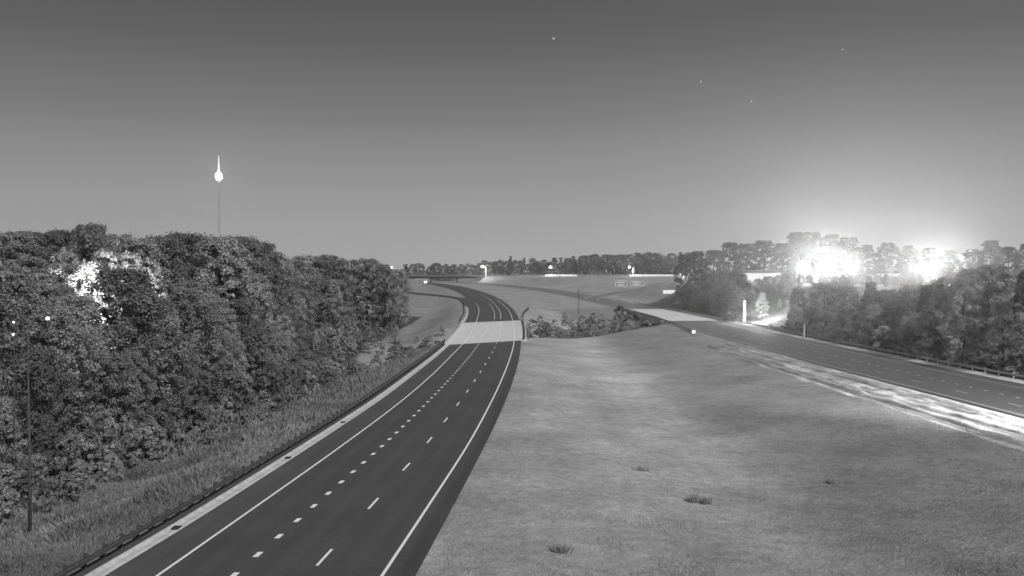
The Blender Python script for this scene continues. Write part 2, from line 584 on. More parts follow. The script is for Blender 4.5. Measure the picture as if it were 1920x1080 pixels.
line_mesh('edge_line', E_R, 0, 22, 520, .17, road)
line_mesh('edge_line', E_L, 0, 22, 480, .17, road)
line_mesh('lane_line', E_R, -3.66, 318, 600, .15, road2)
line_mesh('lane_line', lambda y: E_R(y) * .5 + (E_L(y) + 3.5) * .5, -3.66 * .5, 318, 470, .14, road2)
for k in range(15):
    y = 61.0 + 12.19 * k - 12.19 + 1.9
    if y + 3 < 216:
        line_mesh('lane_dash', E_R, -3.66, y, y + 3.05, .16, road)
for k in range(46):
    y = 48.6 + 3.66 * k
    if y + .9 < 214:
        line_mesh('dotted_mark', E_R, -7.32, y, y + .95, .30, road)
_paint = M['paint']; M['paint'] = M['faded_paint']
line_mesh('edge_line', XL, 0, 42, 306, .15, road3)
line_mesh('edge_line', lambda y: XL(y) + 13.5, 0, 42, 306, .15, road3)
for k in range(16):
    y = 74.3 + 12.19 * k
    line_mesh('lane_dash', XL, 3.66, y, y + 3.05, .16, road3)
for k in range(40):
    y = 78.0 + 3.66 * k
    if y < 230:
        line_mesh('dotted_mark', XL, 7.5, y, y + .95, .26, road3)
line_mesh('edge_line', XL, 0, 406, 620, .2, road4, 5)
line_mesh('edge_line', lambda y: XL(y) + 13.5, 0, 406, 620, .2, road4, 5)

M['paint'] = _paint

# gutters -------------------------------------------------------------------
def gutter(name, f, side, y0, y1, w, label, mat):
    ys = np.arange(y0, y1, 3.0)
    rows = []
    for y in ys:
        x = float(f(y)); z = float(zr(y))
        prof = [(0, -.05), (0.0, .010), (.45 * w, -.012), (.82 * w, .006), (.86 * w, .11), (w, .12), (w + .02, -.12)]
        rows.append([(x + side * a, y, z + u) for a, u in prof])
    o = sheet(name, rows, mat)
    return tag(o, label, kind='structure')
gutter('concrete_gutter', G_R, -1, 20, 206, G_W, 'pale concrete gutter strip along the guardrail by the woods', M['gutter'])
gutter('concrete_gutter', G_R, -1, 296, 440, G_W, 'pale concrete gutter past the near bridge', M['gutter'])
gutter('concrete_gutter', XRR, 1, 60, 306, 2.0, 'pale concrete gutter on the far edge of the greyer carriageway', M['concrete'])
ys = np.arange(20, 206, 3.0)  # narrow dark sheet along the foot of the rail
tag(sheet('dark_strip', [[(float(G_R(y)) - G_W - .02 - 1.0 * k, y, .035 - .06 * k) for k in (0, .5, 1)] for y in ys], M['rail_strip']),
    'dark strip under the guardrail by the woods', kind='structure')

# ------------------------------------------------------------------ bridges
def deck_mesh(fa, fb, ya, yb, top=0.0, thick=.9):
    n, k = 20, 8
    V, F = [], []
    for z in (top, top - thick):
        for i in range(n + 1):
            for j in range(k):
                u = j / (k - 1); t = i / n
                y = ya(0) * (1 - t) + yb(0) * t
                for _ in range(4):
                    x = float(fa(y)) * (1 - u) + float(fb(y)) * u
                    y = ya(x) * (1 - t) + yb(x) * t
                V.append((x, y, z))
    N = (n + 1) * k
    g = lambda i, j, l: l * N + i * k + j
    for i in range(n):
        for j in range(k - 1):
            F.append((g(i, j, 0), g(i, j+1, 0), g(i+1, j+1, 0), g(i+1, j, 0)))
            F.append((g(i, j, 1), g(i+1, j, 1), g(i+1, j+1, 1), g(i, j+1, 1)))
        F.append((g(i, 0, 0), g(i+1, 0, 0), g(i+1, 0, 1), g(i, 0, 1)))
        F.append((g(i, k-1, 0), g(i, k-1, 1), g(i+1, k-1, 1), g(i+1, k-1, 0)))
    for j in range(k - 1):
        F.append((g(0, j, 0), g(0, j, 1), g(0, j+1, 1), g(0, j+1, 0)))
        F.append((g(n, j, 0), g(n, j+1, 0), g(n, j+1, 1), g(n, j, 1)))
    return V, F

JERSEY = [(-.22, 0), (.22, 0), (.20, .10), (.08, .30), (.06, .82), (-.06, .82), (-.08, .30), (-.20, .10)]
def bridge(fa, fb, ya, yb, label, cols):
    root = empty('road_bridge', ((float(fa(ya(0))) + float(fb(ya(0)))) / 2, ya(0), 0))
    inv = np.array(root.location)
    def put(mb, name, mat):
        mb.v = [tuple(np.array(v) - inv) for v in mb.v]
        return mb.build(name, mat, root)
    mb = MB(); mb.v, mb.f = deck_mesh(fa, fb, ya, yb)
    put(mb, 'deck', M['concrete'])
    for f, off in ((fa, .23), (fb, -.23)):
        x0 = float(f(ya(0))); x1 = float(f(yb(0)))
        p = [(float(f(y)) + off, y, 0.003) for y in np.linspace(ya(x0), yb(x1), 16)]
        mb = MB(); mb.sweep(p, JERSEY); put(mb, 'barrier', M['barrier'])
    for u in (.12, .38, .62, .88):
        mid = lambda y: float(fa(y)) * (1 - u) + float(fb(y)) * u
        mb = MB(); mb.sweep([(mid(y), y, -.903) for y in np.linspace(ya(mid(ya(0))) + 1, yb(mid(yb(0))) - 1, 8)],
                            [(-.35, 0), (.35, 0), (.35, -.15), (.12, -.25), (.12, -1.1), (.4, -1.3), (-.4, -1.3), (-.12, -1.1), (-.12, -.25), (-.35, -.15)])
        put(mb, 'girder', M['barrier'])
    for t in cols:
        mb = MB()
        for u in (.2, .5, .8):
            y = ya(0) * (1 - t) + yb(0) * t
            for _ in range(4):
                x = float(fa(y)) * (1 - u) + float(fb(y)) * u
                y = ya(x) * (1 - t) + yb(x) * t
            mb.tube([(x, y, -12), (x, y, -3.0)], .55, 12)
            if u == .2: a = (x, y)
            b = (x, y)
        ang = math.atan2(b[1] - a[1], b[0] - a[0])
        mb.box(((a[0] + b[0]) / 2, (a[1] + b[1]) / 2, -2.6), (math.hypot(b[0]-a[0], b[1]-a[1]) + 2, 1.2, .8), ang)
        put(mb, 'pier', M['barrier'])
    for yy, s in ((ya, 1), (yb, -1)):
        xa, xb = float(fa(yy(0))), float(fb(yy(0)))
        a = (xa, yy(xa)); b = (xb, yy(xb))
        mb = MB(); mb.box(((a[0]+b[0])/2, (a[1]+b[1])/2 + s * .8, -3.2), (math.hypot(b[0]-a[0], b[1]-a[1]) - .1, 1.2, 4.5), math.atan2(b[1]-a[1], b[0]-a[0]))
        put(mb, 'abutment', M['barrier'])
    tag(root, label, 'bridge')
    return root
BL_a = lambda y: G_R(y) - G_W - .1
BL_b = lambda y: A_R(y) + 1.1
def joints(br, fa, fb, lines):
    for yl in lines:
        xa, xb = float(fa(yl(0))) + .5, float(fb(yl(0))) - .5
        a, b = np.array((xa, yl(xa))), np.array((xb, yl(xb))); mid = (a + b) / 2
        o = MB().box((mid[0] - br.location.x, mid[1] - br.location.y, .004), (float(np.linalg.norm(b - a)), .28, .012), math.atan2(b[1] - a[1], b[0] - a[0])).build('expansion_joint', M['steel_dark'], br)
b1 = bridge(BL_a, BL_b, lambda x: skew_y(x, 212.02), lambda x: skew_y(x, 302.98), 'pale concrete bridge deck on the three lane road beside the woods', (.35, .68))
b2 = bridge(lambda y: XLL(y) - .8, lambda y: XRR(y) + .8, flat(306.02), flat(403.98), 'pale concrete bridge deck on the greyer carriageway beyond the median', (.35, .68))
joints(b1, BL_a, BL_b, (lambda x: skew_y(x, 213.2), lambda x: skew_y(x, 301.8)))
joints(b2, lambda y: XLL(y) - .8, lambda y: XRR(y) + .8, (flat(307.2), flat(402.8)))
for f, off, w in ((E_R, 0, .15), (E_L, 0, .15), (E_R, -3.66, .12), (E_R, -7.32, .12)):
    o = line_mesh('lane_line', f, off, 216, 300, w, b1, 3.0, .008)
    o.data.materials[0] = M['worn_paint']
    for v in o.data.vertices:
        v.co -= b1.location

# ------------------------------------------------------------------ guardrails
WBEAM = [(.05, .45), (.0, .50), (.05, .56), (.05, .64), (.0, .70), (.05, .76), (.03, .77), (-.02, .70), (.03, .63), (.03, .57), (-.02, .50), (.03, .44)]
def guardrail(pts, label, mat, post_step, side=1, postmat=None, group=None, cap=None):
    p = resample(pts, 2.0)
    root = empty('guardrail', tuple(p[0]))
    q = p - p[0]
    prof = [(a * side, u) for a, u in WBEAM]
    if side < 0: prof = prof[::-1]
    mb = MB(); mb.sweep(q, prof); mb.build('rail', mat, root)
    d = np.r_[0, np.cumsum(np.linalg.norm(np.diff(q[:, :2], axis=0), axis=1))]
    pm = MB(); pm.box((0, 0, .16), (.14, .10, 1.36)); pm.box((.14, 0, .60), (.16, .12, .36)); pm = pm.mesh('post', postmat or mat)
    for s in np.arange(.5, d[-1], post_step):
        x, y, z = (np.interp(s, d, q[:, k]) for k in range(3))
        x2, y2 = (np.interp(s + .3, d, q[:, k]) for k in range(2))
        ang = math.atan2(y2 - y, x2 - x) - math.pi / 2
        o = link('post', pm, root)
        nx, ny = math.cos(ang), math.sin(ang)
        o.location = (x - side * .26 * nx, y - side * .26 * ny, z)
        o.rotation_euler = (0, 0, ang + (math.pi if side < 0 else 0))
    if cap:
        cb = MB(); e = q[cap[0]]
        cb.box((e[0], e[1] - .25, .58), (.9, .12, .85)); cb.box((e[0], e[1] - .1, .58), (.5, .3, .5))
        cb.build('end_plate', M['white'], root)
    tag(root, label, 'guardrail', group)
    return root
guardrail([(float(G_R(y)) - G_W - .38, y, .0) for y in np.arange(40, 211, 5.0)], 'dark steel guardrail with close posts beside the pale gutter and the woods', M['steel_dark'], 1.905, 1)
rg = [(-15.5, 297), (-16.6, 350), (-19.2, 400), (-23.2, 478), (-28.6, 528), (-37, 560), (-47, 583), (-60, 612), (-84, 657), (-119, 707)]
guardrail([(x, y, float(zr(y))) for x, y in rg], 'dark guardrail curving away along the slip road past the near bridge', M['steel_dark'], 3.81, 1)
guardrail([(3.4, 318.5, 0), (3.7, 345, 0), (4.6, 372, 0), (6.6, 405, 0)], 'short dark guardrail flaring into the median past the near bridge', M['steel_dark'], 1.905, -1)
guardrail([(43.9, 241, 0), (44.6, 255, 0), (45.6, 275, 0), (46.0, 307, 0)], 'dark guardrail on the median side with a white end plate', M['steel_dark'], 1.905, 1, None, None, (0,))
guardrail([(float(XRR(y)) + 2.35, y, 0) for y in np.arange(60, 308, 6.0)], 'pale galvanised guardrail at the foot of the trees beyond the greyer carriageway', M['steel_pale'], 3.81, -1)
guardrail([(float(XRR(y)) + .9, y, float(zr(y))) for y in np.arange(404, 480, 6.0)], 'galvanised guardrail past the bridge on the greyer carriageway by the field', M['steel_pale'], 3.81, -1)

# drain inlets in the gutter
gm_f = MB()
for s in (-1, 1):
    gm_f.box((s * .28, 0, .012), (.06, 1.1, .05)); gm_f.box((0, s * .52, .012), (.5, .06, .05))
gm_f = gm_f.mesh('frame', M['steel_dark'])
gb = MB()
for k in range(7): gb.box((0, -.42 + k * .14, .004), (.5, .045, .04))
gb = gb.mesh('bars', M['dark'])
for y, lab in ((58.2, 'iron drain grate in the gutter, nearest the camera of the three'), (80.2, 'iron drain grate in the gutter, middle of the three'), (99.3, 'iron drain grate in the gutter, farthest of the three')):
    r = empty('drain_grate', (float(G_R(y)) - .40, y, .012), .06); r.scale = (.75, .75, 1)
    link('frame', gm_f, r); link('bars', gb, r)
    tag(r, lab, 'drain grate', 'drain grates in the gutter')

# ------------------------------------------------------------------ rutted verge of the greyer carriageway
vx = np.arange(0, 11.01, .22); vy = np.arange(60, 205, .9)
VX, VY = np.meshgrid(vx, vy)
AX = XL(VY) - 1.1 - VX
rut = np.zeros_like(VX); pale = np.zeros_like(VX)
for c, w, dep in ((2.1, .5, .10), (4.0, .55, .13), (6.6, .5, .16), (8.5, .55, .18)):
    cc = c + .35 * np.sin(VY / 19 + c) + .3 * (vnoise(VY, VY * 0 + c * 7, 11) - .5)
    g = np.exp(-((VX - cc) / w) ** 2)
    br = .4 + .6 * sm(.3, .6, vnoise(VX * .3 + c, VY, 8))
    rut -= dep * g * br
    rut += dep * .9 * (np.exp(-((VX - cc - .85) / .45) ** 2) + np.exp(-((VX - cc + .85) / .45) ** 2)) * br
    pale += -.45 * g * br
edgefade = sm(0, .5, VX) * (1 - sm(8.8, 11, VX + 1.2 * (vnoise(VX, VY, 5) - .5)))
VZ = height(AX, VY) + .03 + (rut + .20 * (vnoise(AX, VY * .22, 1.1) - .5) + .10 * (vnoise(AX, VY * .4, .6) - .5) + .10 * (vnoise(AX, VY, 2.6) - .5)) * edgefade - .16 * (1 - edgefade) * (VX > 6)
tn = np.clip(1 + pale + .5 * (vnoise(AX, VY * .25, 1.3) - .5) + .3 * (vnoise(AX, VY, 3.1) - .5), .3, 1.35) * (.55 + .45 * edgefade) * (1 - .5 * sm(110, 185, VY))  # tone dims with distance, putting the lamp's falloff into the sand
idx = np.arange(VX.size).reshape(VX.shape)
FQ = np.stack([idx[:-1, :-1], idx[:-1, 1:], idx[1:, 1:], idx[1:, :-1]], -1).reshape(-1, 4)[:, ::-1]
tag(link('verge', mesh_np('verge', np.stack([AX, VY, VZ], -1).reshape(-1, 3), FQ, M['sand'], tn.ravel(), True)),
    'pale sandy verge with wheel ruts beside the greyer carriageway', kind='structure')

# ------------------------------------------------------------------ trees
def leaf_quads(c, nrm, size, rs):
    """one bent-looking leaf spray per point: a quad turned about its normal"""
    n = len(c)
    a = np.cross(nrm, rs.normal(size=(n, 3)))
    a /= np.linalg.norm(a, axis=1, keepdims=True) + 1e-9
    b = np.cross(nrm, a)
    s = (size * rs.uniform(.6, 1.35, n))[:, None]
    e = s * rs.uniform(.55, 1.0, n)[:, None]
    V = np.stack([c - a*s*.5, c - b*e*.5 + nrm*s*.12, c + a*s*.5, c + b*e*.5 + nrm*s*.12], 1)
    return V

def crown_mesh(name, seed, H, rad, z0, nclump, nleaf, size, mat, shape='round'):
    rs = np.random.default_rng(seed)
    cs, rr = [], []
    for i in range(nclump):
        u = rs.random() ** .8
        z = z0 + (H - z0) * u
        if shape == 'round': pr = math.sqrt(max(.03, 1 - ((u - .4) / .615) ** 2))
        elif shape == 'dome': pr = math.sqrt(max(.03, 1 - u ** 1.7)) * (.72 + .28 * min(1, u * 4))
        elif shape == 'tall': pr = (.55 + .45 * math.sin(math.pi * min(1, u * 1.1 + .1))) * (1 - .55 * u ** 3)
        else: pr = max(.06, 1 - u) ** .8
        th = rs.uniform(0, 2 * math.pi)
        q = rad * pr * (.35 + .65 * math.sqrt(rs.random())) * rs.uniform(.8, 1.12)
        cs.append((q * math.cos(th), q * math.sin(th), z))
        rr.append(rad * rs.uniform(.10, .25) * (1 if shape != 'cone' else .8))
    cs, rr = np.array(cs), np.array(rr)
    cs[:, 2] = np.minimum(cs[:, 2], H - rr * .6)
    k = rs.choice(nclump, nleaf, p=rr**2 / (rr**2).sum())
    d = rs.normal(size=(nleaf, 3)); d /= np.linalg.norm(d, axis=1, keepdims=True)
    d[:, 2] = np.where(d[:, 2] < -.35, -d[:, 2], d[:, 2])
    c = cs[k] + d * (rr[k] * rs.uniform(.4, 1.0, nleaf) * np.where(rs.random(nleaf) < .14, 1.4, 1.05))[:, None] * np.array([1, 1, .85])
    nrm = d + rs.normal(size=(nleaf, 3)) * .55 + np.array([0, 0, .25])
    nrm /= np.linalg.norm(nrm, axis=1, keepdims=True)
    V = leaf_quads(c, nrm, size, rs).reshape(-1, 3)
    ct = rs.uniform(.75, 1.25, nclump)
    tone = np.repeat(ct[k] * rs.uniform(.88, 1.12, nleaf), 4)
    return mesh_np(name, V, np.arange(len(V)).reshape(-1, 4), mat, tone), cs

def trunk_mesh(name, seed, H, r0, cs, nlimb=8, top=.8):
    rs = np.random.default_rng(seed + 99)
    mb = MB()
    ax = [np.array([0, 0, -.6])]
    n = 7
    for i in range(1, n + 1):
        q = .012 * H * (0.25 if seed == 41 else 1)
        ax.append(np.array([rs.normal() * q, rs.normal() * q, H * top * i / n]))
    rad = [r0 * 1.25] + [r0 * (1 - .85 * i / n) for i in range(1, n + 1)]
    mb.tube(ax, rad, 8)
    pick = rs.choice(len(cs), min(nlimb, len(cs)), replace=False)
    for j in pick:
        e = cs[j]
        zb = min(max(e[2] - .18 * H, .15 * H), H * top * .9)
        i = zb / (H * top) * n
        b = ax[int(i)] * (1 - i % 1) + ax[min(n, int(i) + 1)] * (i % 1)
        m = (b + e) / 2 + np.array([0, 0, -.02 * H])
        mb.tube([b, m, e], [r0 * .34, r0 * .2, r0 * .06], 5, False)
    return mb.mesh(name, M['bark'], True)

def variant(seed, H, rad, z0, nclump, nleaf, size, mat, shape, r0, top=.8):
    cm, cs = crown_mesh('crown', seed, H, rad, z0, nclump, nleaf, size, mat, shape)
    return {'crown': cm, 'trunk': trunk_mesh('trunk', seed, H, r0, cs, 8, top), 'H': H}

VAR = {
    'oak': [variant(1, 16, 6.0, .8, 165, 15399, .35, M['leaf'], 'round', .34), variant(2, 16, 5.4, .6, 150, 14699, .35, M['leaf'], 'round', .32),
            variant(3, 16, 5.8, .8, 165, 14699, .35, M['leaf_dark'], 'round', .34), variant(4, 16, 4.8, .5, 142, 13300, .34, M['leaf_pale'], 'round', .28),
            variant(5, 16, 5.6, .5, 157, 14699, .35, M['leaf'], 'dome', .33)],
    'tall': [variant(11, 18, 4.4, .8, 157, 14699, .35, M['leaf'], 'tall', .3), variant(12, 18, 4.0, 1.0, 142, 13300, .35, M['leaf_dark'], 'tall', .28),
             variant(13, 18, 4.6, .6, 157, 14699, .35, M['leaf_pale'], 'tall', .3)],
    'shrub': [variant(21, 4, 2.3, .15, 34, 2600, .28, M['leaf'], 'dome', .08, .7), variant(22, 4, 2.0, .1, 30, 2400, .26, M['leaf_pale'], 'dome', .07, .7),
              variant(23, 4, 2.2, .1, 30, 2400, .28, M['leaf_dark'], 'round', .08, .7)],
    'far': [variant(31, 20, 7.0, .3, 70, 3600, 1.0, M['leaf'], 'round', .4), variant(32, 20, 6.0, .3, 64, 3400, 1.0, M['leaf_dark'], 'tall', .4),
            variant(33, 20, 6.6, .3, 70, 3600, 1.0, M['leaf'], 'dome', .4)],
    'pine': [variant(41, 20, 2.4, 13.5, 30, 700, .45, M['leaf'], 'cone', .24, .97)],
}
LOOKS = {'oak': ('mid grey broad', 'mid grey rounded', 'dark broad', 'pale rounded', 'mid grey domed'), 'tall': ('mid grey narrow', 'dark narrow', 'pale narrow'),
         'shrub': ('mid grey', 'pale', 'dark'), 'far': ('broad', 'narrow dark', 'domed')}
SKIP = set([27,46,53,62,65,67,70,71,72,74,77,78,79,80,82,83,84,85,86,88,89,91,92,93,94,96,97,100,102,103,105,106,107,108,110,112,113,114,115,116,117,118,119,120,121,123,124,125,126,127,128,129,130,131,132,133,134,136,137,138,139,140,141,144,145,146,147,148,149,150,151,152,153,154,156,158,160,161,162,163,164,166,168,170,171,174,176,177,181,182,185,186,188,191,192,194,195,198,199,200,201,205,207,210,214,215,216,217,221,222,223,224,227,232,233,234,236,237,239,240,241,249,253,255,257,260,262,264,265,268,269,270,274,276,277,278,280,282,285,287,288,291,292,293,294,297,298,300,301,303,304,306,307,308,309,311,312,313,314,315,318,320,321,322,323,324,325,326,334,336,337,339,340,343,344,347,349,350,351,354,356,358,359,363,364,365,368,370,371,372,373,374,377,380,385,386,388,389,390,392,393,398,399,400,401,405,407,409,410,411,414,416,418,419,422,423,424,425,426,427,431,432,434,435,437,438,441,442,443,444,445,446,448,449,450,451,452,453,454,458,459,461,462,463,468,470,473,474,476,477,478,479,480,481,482,484,486,489,492,493,494,495,505,507,508,509,512,513,514,515,518,520,521,522,524,525,526,527,528,529,530,533,534,535,536,538,540,541,542,543,544,545,546,547,548,551,552,553,554,555,556,559,561,562,563,564,565,566,567,568,571,572,578,579,581,625,642,648,649,650,653,654,655,656,657,659,660,662,663,665,666,669,670,672,675,677,678,680,684,685,689,694,695,696,710,716,721,723,724,725,753,756,758,759,760,761,762,763,764,765,766,767,768,771,772,774,778,801,804,807,809,819,826,833,834,836,838,840,841,846,848,864,878,880,881,886,887])
n_tree = [0]
def tree(kind, vi, x, y, h, label, group=None, name='broadleaf_tree', cat='tree', wide=1.0, z=None, crown_mat=None):
    k = n_tree[0]; n_tree[0] += 1
    jx, jy, jr = rnd.uniform(.86, 1.12), rnd.uniform(.86, 1.12), rnd.uniform(0, 6.28)
    if k in SKIP: return None
    v = VAR[kind][vi % len(VAR[kind])]
    label = label.replace('{t}', LOOKS.get(kind, ('', ))[vi % len(VAR[kind])] if kind in LOOKS else '')
    s = h / v['H']
    root = empty(name, (x, y, (hz(x, y) if z is None else z) - .05), jr)
    root.scale = (s * wide * jx, s * wide * jy, s)
    link('trunk', v['trunk'], root)
    link('crown', v['crown'], root)
    root['tree_no'] = k
    tag(root, label, cat, group)
    return root

def px_x(px, y): return (px - 960) / 1870.0 * y
def px_top(py, y): return CAM_H - (py - 510) / 1870.0 * y

ORD = ('first second third fourth fifth sixth seventh eighth ninth tenth eleventh twelfth thirteenth fourteenth fifteenth sixteenth seventeenth eighteenth nineteenth twentieth').split()
placed = []
def scatter(n, inside, spacing, tries=6000, seed=3):
    rs = random.Random(seed)
    out = []
    box, test = inside
    for _ in range(tries):
        x = rs.uniform(box[0], box[1]); y = rs.uniform(box[2], box[3])
        if not test(x, y): continue
        sp = spacing(y)
        if any((x - a) ** 2 + (y - b) ** 2 < sp * sp for a, b in placed): continue
        out.append((x, y)); placed.append((x, y))
        if len(out) >= n: break
    return out

WB = spline([(40, -40), (84, -43), (122, -38), (150, -36), (187, -36), (215, -39), (260, -46), (330, -56), (420, -72), (560, -105), (700, -150)])   # wood edge
lw = lambda x, y: x < float(WB(y)) - 1.5 and x > -.53 * y - 7

# named trees of the wood by the guardrail
LIT = [(122, 472, 212, 'pale lit tree at the edge of the glow, half hidden by the dark woods'), (165, 490, 206, 'white lit tree low in the glow with a narrow foot'),
       (196, 472, 214, 'brightest white lit tree with a rounded top in the middle of the glow'), (238, 474, 218, 'white lit tree just behind the dark round tree'),
       (272, 486, 222, 'lit tree fading to grey at the far end of the glow')]
for px, py, y, lab in LIT:
    x = px_x(px, y)
    placed.append((x, y))
    tree('oak', 3, x, y, px_top(py, y) - hz(x, y), lab, 'lit trees around the yard lamp', wide=.72)
x, y = px_x(232, 150), 150
placed.append((x, y)); tree('oak', 2, x, y, px_top(508, y) - hz(x, y), 'dark round tree standing in front of the white lit trees', None)
x, y = px_x(172, 262), 262
placed.append((x, y)); tree('oak', 2, x, y, px_top(423, y) - hz(x, y), 'tall dome topped tree, highest on the skyline above the lit trees', None, wide=.75)
sk = [(-8, 438), (38, 436), (80, 438), (125, 434), (222, 441), (262, 450), (300, 446), (345, 440), (385, 447), (420, 448), (452, 447), (484, 458), (508, 474)]
for i, (px, py) in enumerate(sk):
    y = 250 + (i * 37 % 30)
    x = px_x(px, y)
    placed.append((x, y))
    tree('oak', i % 4 if i % 4 != 3 else 2, x, y, px_top(py, y) - hz(x, y), 'tall tree in the skyline row over the woods, %s counted from the frame edge' % ORD[i], 'skyline trees of the woods by the guardrail', wide=1.0)
sk2 = [(548, 489), (575, 480), (612, 480), (655, 488), (690, 486), (722, 497), (748, 506)]
for i, (px, py) in enumerate(sk2):
    y = 330 + (i * 53 % 60)
    x = px_x(px, y)
    placed.append((x, y))
    tree('oak', (0, 3, 4)[i % 3], x, y, px_top(py, y) - hz(x, y), 'tree in the low skyline before the overpass, %s counted from the tall dome' % ORD[i], 'low skyline trees of the woods', wide=(1.25, 1.25, 1.2, 1.15, 1.0, .8, .6)[i])
# edge of the wood, then its depth
def notch(px): return float(np.interp(px, [60, 110, 130, 170, 185, 230, 290, 330], [500, 525, 550, 566, 552, 535, 525, 505]))
keepout = lambda x, y: 165 < y < 232 and 98 < 960 + x / y * 1870 < 292
lw0 = lw
lw = lambda x, y: lw0(x, y) and not keepout(x, y)
pts = scatter(46, ((-75, -25, 72, 250), lambda x, y: lw(x, y) and x > float(WB(y)) - 13), lambda y: 5.0 + y * .008, seed=5)
for i, (x, y) in enumerate(pts):
    d = float(WB(y)) - x
    top = 4 + 9.5 * float(sm(1, 12, d)) + rnd.uniform(-1.5, 2)
    top = min(top, px_top(notch(960 + x / y * 1870), y) - hz(x, y) - 2)
    tree('tall' if i % 3 == 0 else 'oak', (2, 0, 2, 4, 1)[i % 5], x, y, max(4.5, (top + 2) * (1 - .3 * float(sm(160, 230, y)))), '{t} tree at the front edge of the woods above the grass bank', 'edge trees of the woods by the guardrail', wide=rnd.uniform(.75, 1.0))
pts = scatter(95, ((-190, -25, 88, 430), lw), lambda y: 6.2 + y * .011, seed=6)
for i, (x, y) in enumerate(pts):
    q = 960 + x / y * 1870
    zt = px_top(max(523 + rnd.uniform(-12, 12), float(notch(q)) if y < 200 else 0), y)
    h = np.clip(zt - hz(x, y), 8, 21)
    q2 = 960 + x / y * 1870
    tree('tall' if i % 3 == 0 else 'oak', i * 5 % 7 if q2 < 470 else ((2 if i % 2 else 0) if i % 3 == 0 else (3, 0, 4)[i % 3]), x, y, float(h) * (1 - .45 * float(sm(470, 640, q2)) * (y < 290)), '{t} tree in the depth of the woods by the guardrail', 'inner trees of the woods by the guardrail', wide=.95)
# lone thin bare stem close to the camera
x, y = px_x(52, 70), 70
bt = empty('bare_tree', (x, y, hz(x, y)))
sh = px_top(590, 70) - hz(x, y)
MB().tube([(0, 0, -.5), (.03, 0, sh * .4), (-.05, .05, sh * .75), (.0, .1, sh)], [.14, .11, .085, .035], 8).build('trunk', M['bark'], bt, True)
for k, (zb, dx, dy) in enumerate(((.55, .8, .1), (.68, -.7, .3), (.8, .6, -.2), (.9, -.45, .1))):
    MB().tube([(0, 0.03, sh * zb), (dx * .6, dy, sh * zb + .35), (dx, dy * 1.3, sh * zb + .9)], [.045, .03, .01], 5).build('branch', M['bark'], bt, True)
tag(bt, 'thin bare dark stem standing alone near the lower corner', 'tree')

# shrubs along the foot of the wood
pts = scatter(120, ((-80, -22, 70, 390), lambda x, y: float(WB(y)) - 6 < x < float(WB(y)) + 3.6 + 9 * float(sm(150, 230, y)) and x > -.53 * y), lambda y: 2.3 + .004 * y, seed=9)
for i, (x, y) in enumerate(pts):
    tree('shrub', i, x, y, rnd.uniform(1.3, 3.6), 'low {t} shrub at the foot of the woods on the grass bank', 'shrubs at the foot of the woods', 'shrub', 'shrub')
pts = scatter(95, ((-100, -20, 185, 430), lambda x, y: float(WB(y)) - 5 < x < min(float(WB(y)) + 17, float(G_R(y)) - 7)), lambda y: 2.6 + .004 * y, seed=19)
for i, (x, y) in enumerate(pts):
    d = x - float(WB(y))
    tree('shrub', (1, 0, 1, 2)[i % 4], x, y, rnd.uniform(1.4, 3.2) + 2.6 * float(1 - sm(-5, 9, d)), '{t} sapling in the scrub between the end of the woods and the near bridge', 'scrub between the woods and the near bridge', 'shrub', 'shrub')
# shrubs in the creek valley
pts = scatter(190, ((4, 45, 228, 395), lambda x, y: -44 < y - (262 + 1.45 * (x + 5)) < 62), lambda y: 2.2, seed=12)
for i, (x, y) in enumerate(pts):
    z0 = hz(x, y)
    tree('shrub', (1, 0, 1, 0, 2)[i % 5], x, y, float(np.clip(rnd.uniform(-.9, 1.3) - z0, 1.1, 5.2) * rnd.uniform(.6, 1)), '{t} shrub in the creek hollow between the two bridges', 'shrubs in the creek hollow', 'shrub', 'shrub', wide=1.1)
pts = scatter(12, ((-34, -17, 190, 270), lambda x, y: x > float(WB(y)) + 2 and x < float(G_R(y)) - 5), lambda y: 4.5, seed=13)
for i, (x, y) in enumerate(pts):
    tree('shrub', i, x, y, rnd.uniform(1.4, 3.2), 'small {t} shrub on the bank beside the near bridge', 'shrubs on the bank by the near bridge', 'shrub', 'shrub')
for i, (px, py, lab) in enumerate([(1163, 588, 'dark upright shrub on the rim of the creek hollow'), (1188, 606, 'dark shrub under the edge of the far bridge deck')]):
    y = 345 - 25 * i; x = px_x(px, y)
    tree('shrub', 2, x, y, 4.5 + (0 - hz(x, y)) * .6, lab, None, 'shrub', 'shrub', wide=.7)

# woods beyond the greyer carriageway
RB = lambda y: float(XL(y)) + 21.0
rw = lambda x, y: x > RB(y) + 1 and x < .53 * y + 8
x, y = px_x(1430, 299), 299
placed += [(x, y), (x + 3.5, y - 1)]
tree('tall', 2, x, y, px_top(548, y) - hz(x, y), 'narrow tree lit white from below beside the white post', None, wide=1.0)
x2 = px_x(1462, 303)
tree('oak', 3, x2, 303, px_top(560, 303) - hz(x2, 303), 'dimly lit tree next to the white lit narrow tree', None, wide=.75)
skr = [(1287, 478, 415), (1308, 472, 430), (1338, 470, 430), (1368, 456, 440), (1400, 458, 452), (1432, 452, 455), (1466, 457, 455), (1492, 437, 470), (1520, 436, 470), (1560, 441, 470), (1590, 446, 465),
       (1625, 460, 460), (1665, 456, 455), (1702, 461, 455), (1745, 466, 455), (1780, 470, 450), (1822, 468, 430), (1858, 452, 400), (1890, 464, 400), (1925, 458, 400)]
for i, (px, py, y) in enumerate(skr):
    x = px_x(px, y)
    placed.append((x, y))
    tree('oak', 2 if i < 6 else i % 4 if i % 4 != 3 else 1, x, y, px_top(py, y) - hz(x, y), 'tall skyline tree behind the floodlights, %s counted from the field' % ORD[i], 'skyline trees behind the floodlights', wide=(.7 if i < 2 else 1.1) if i < 6 else .95)
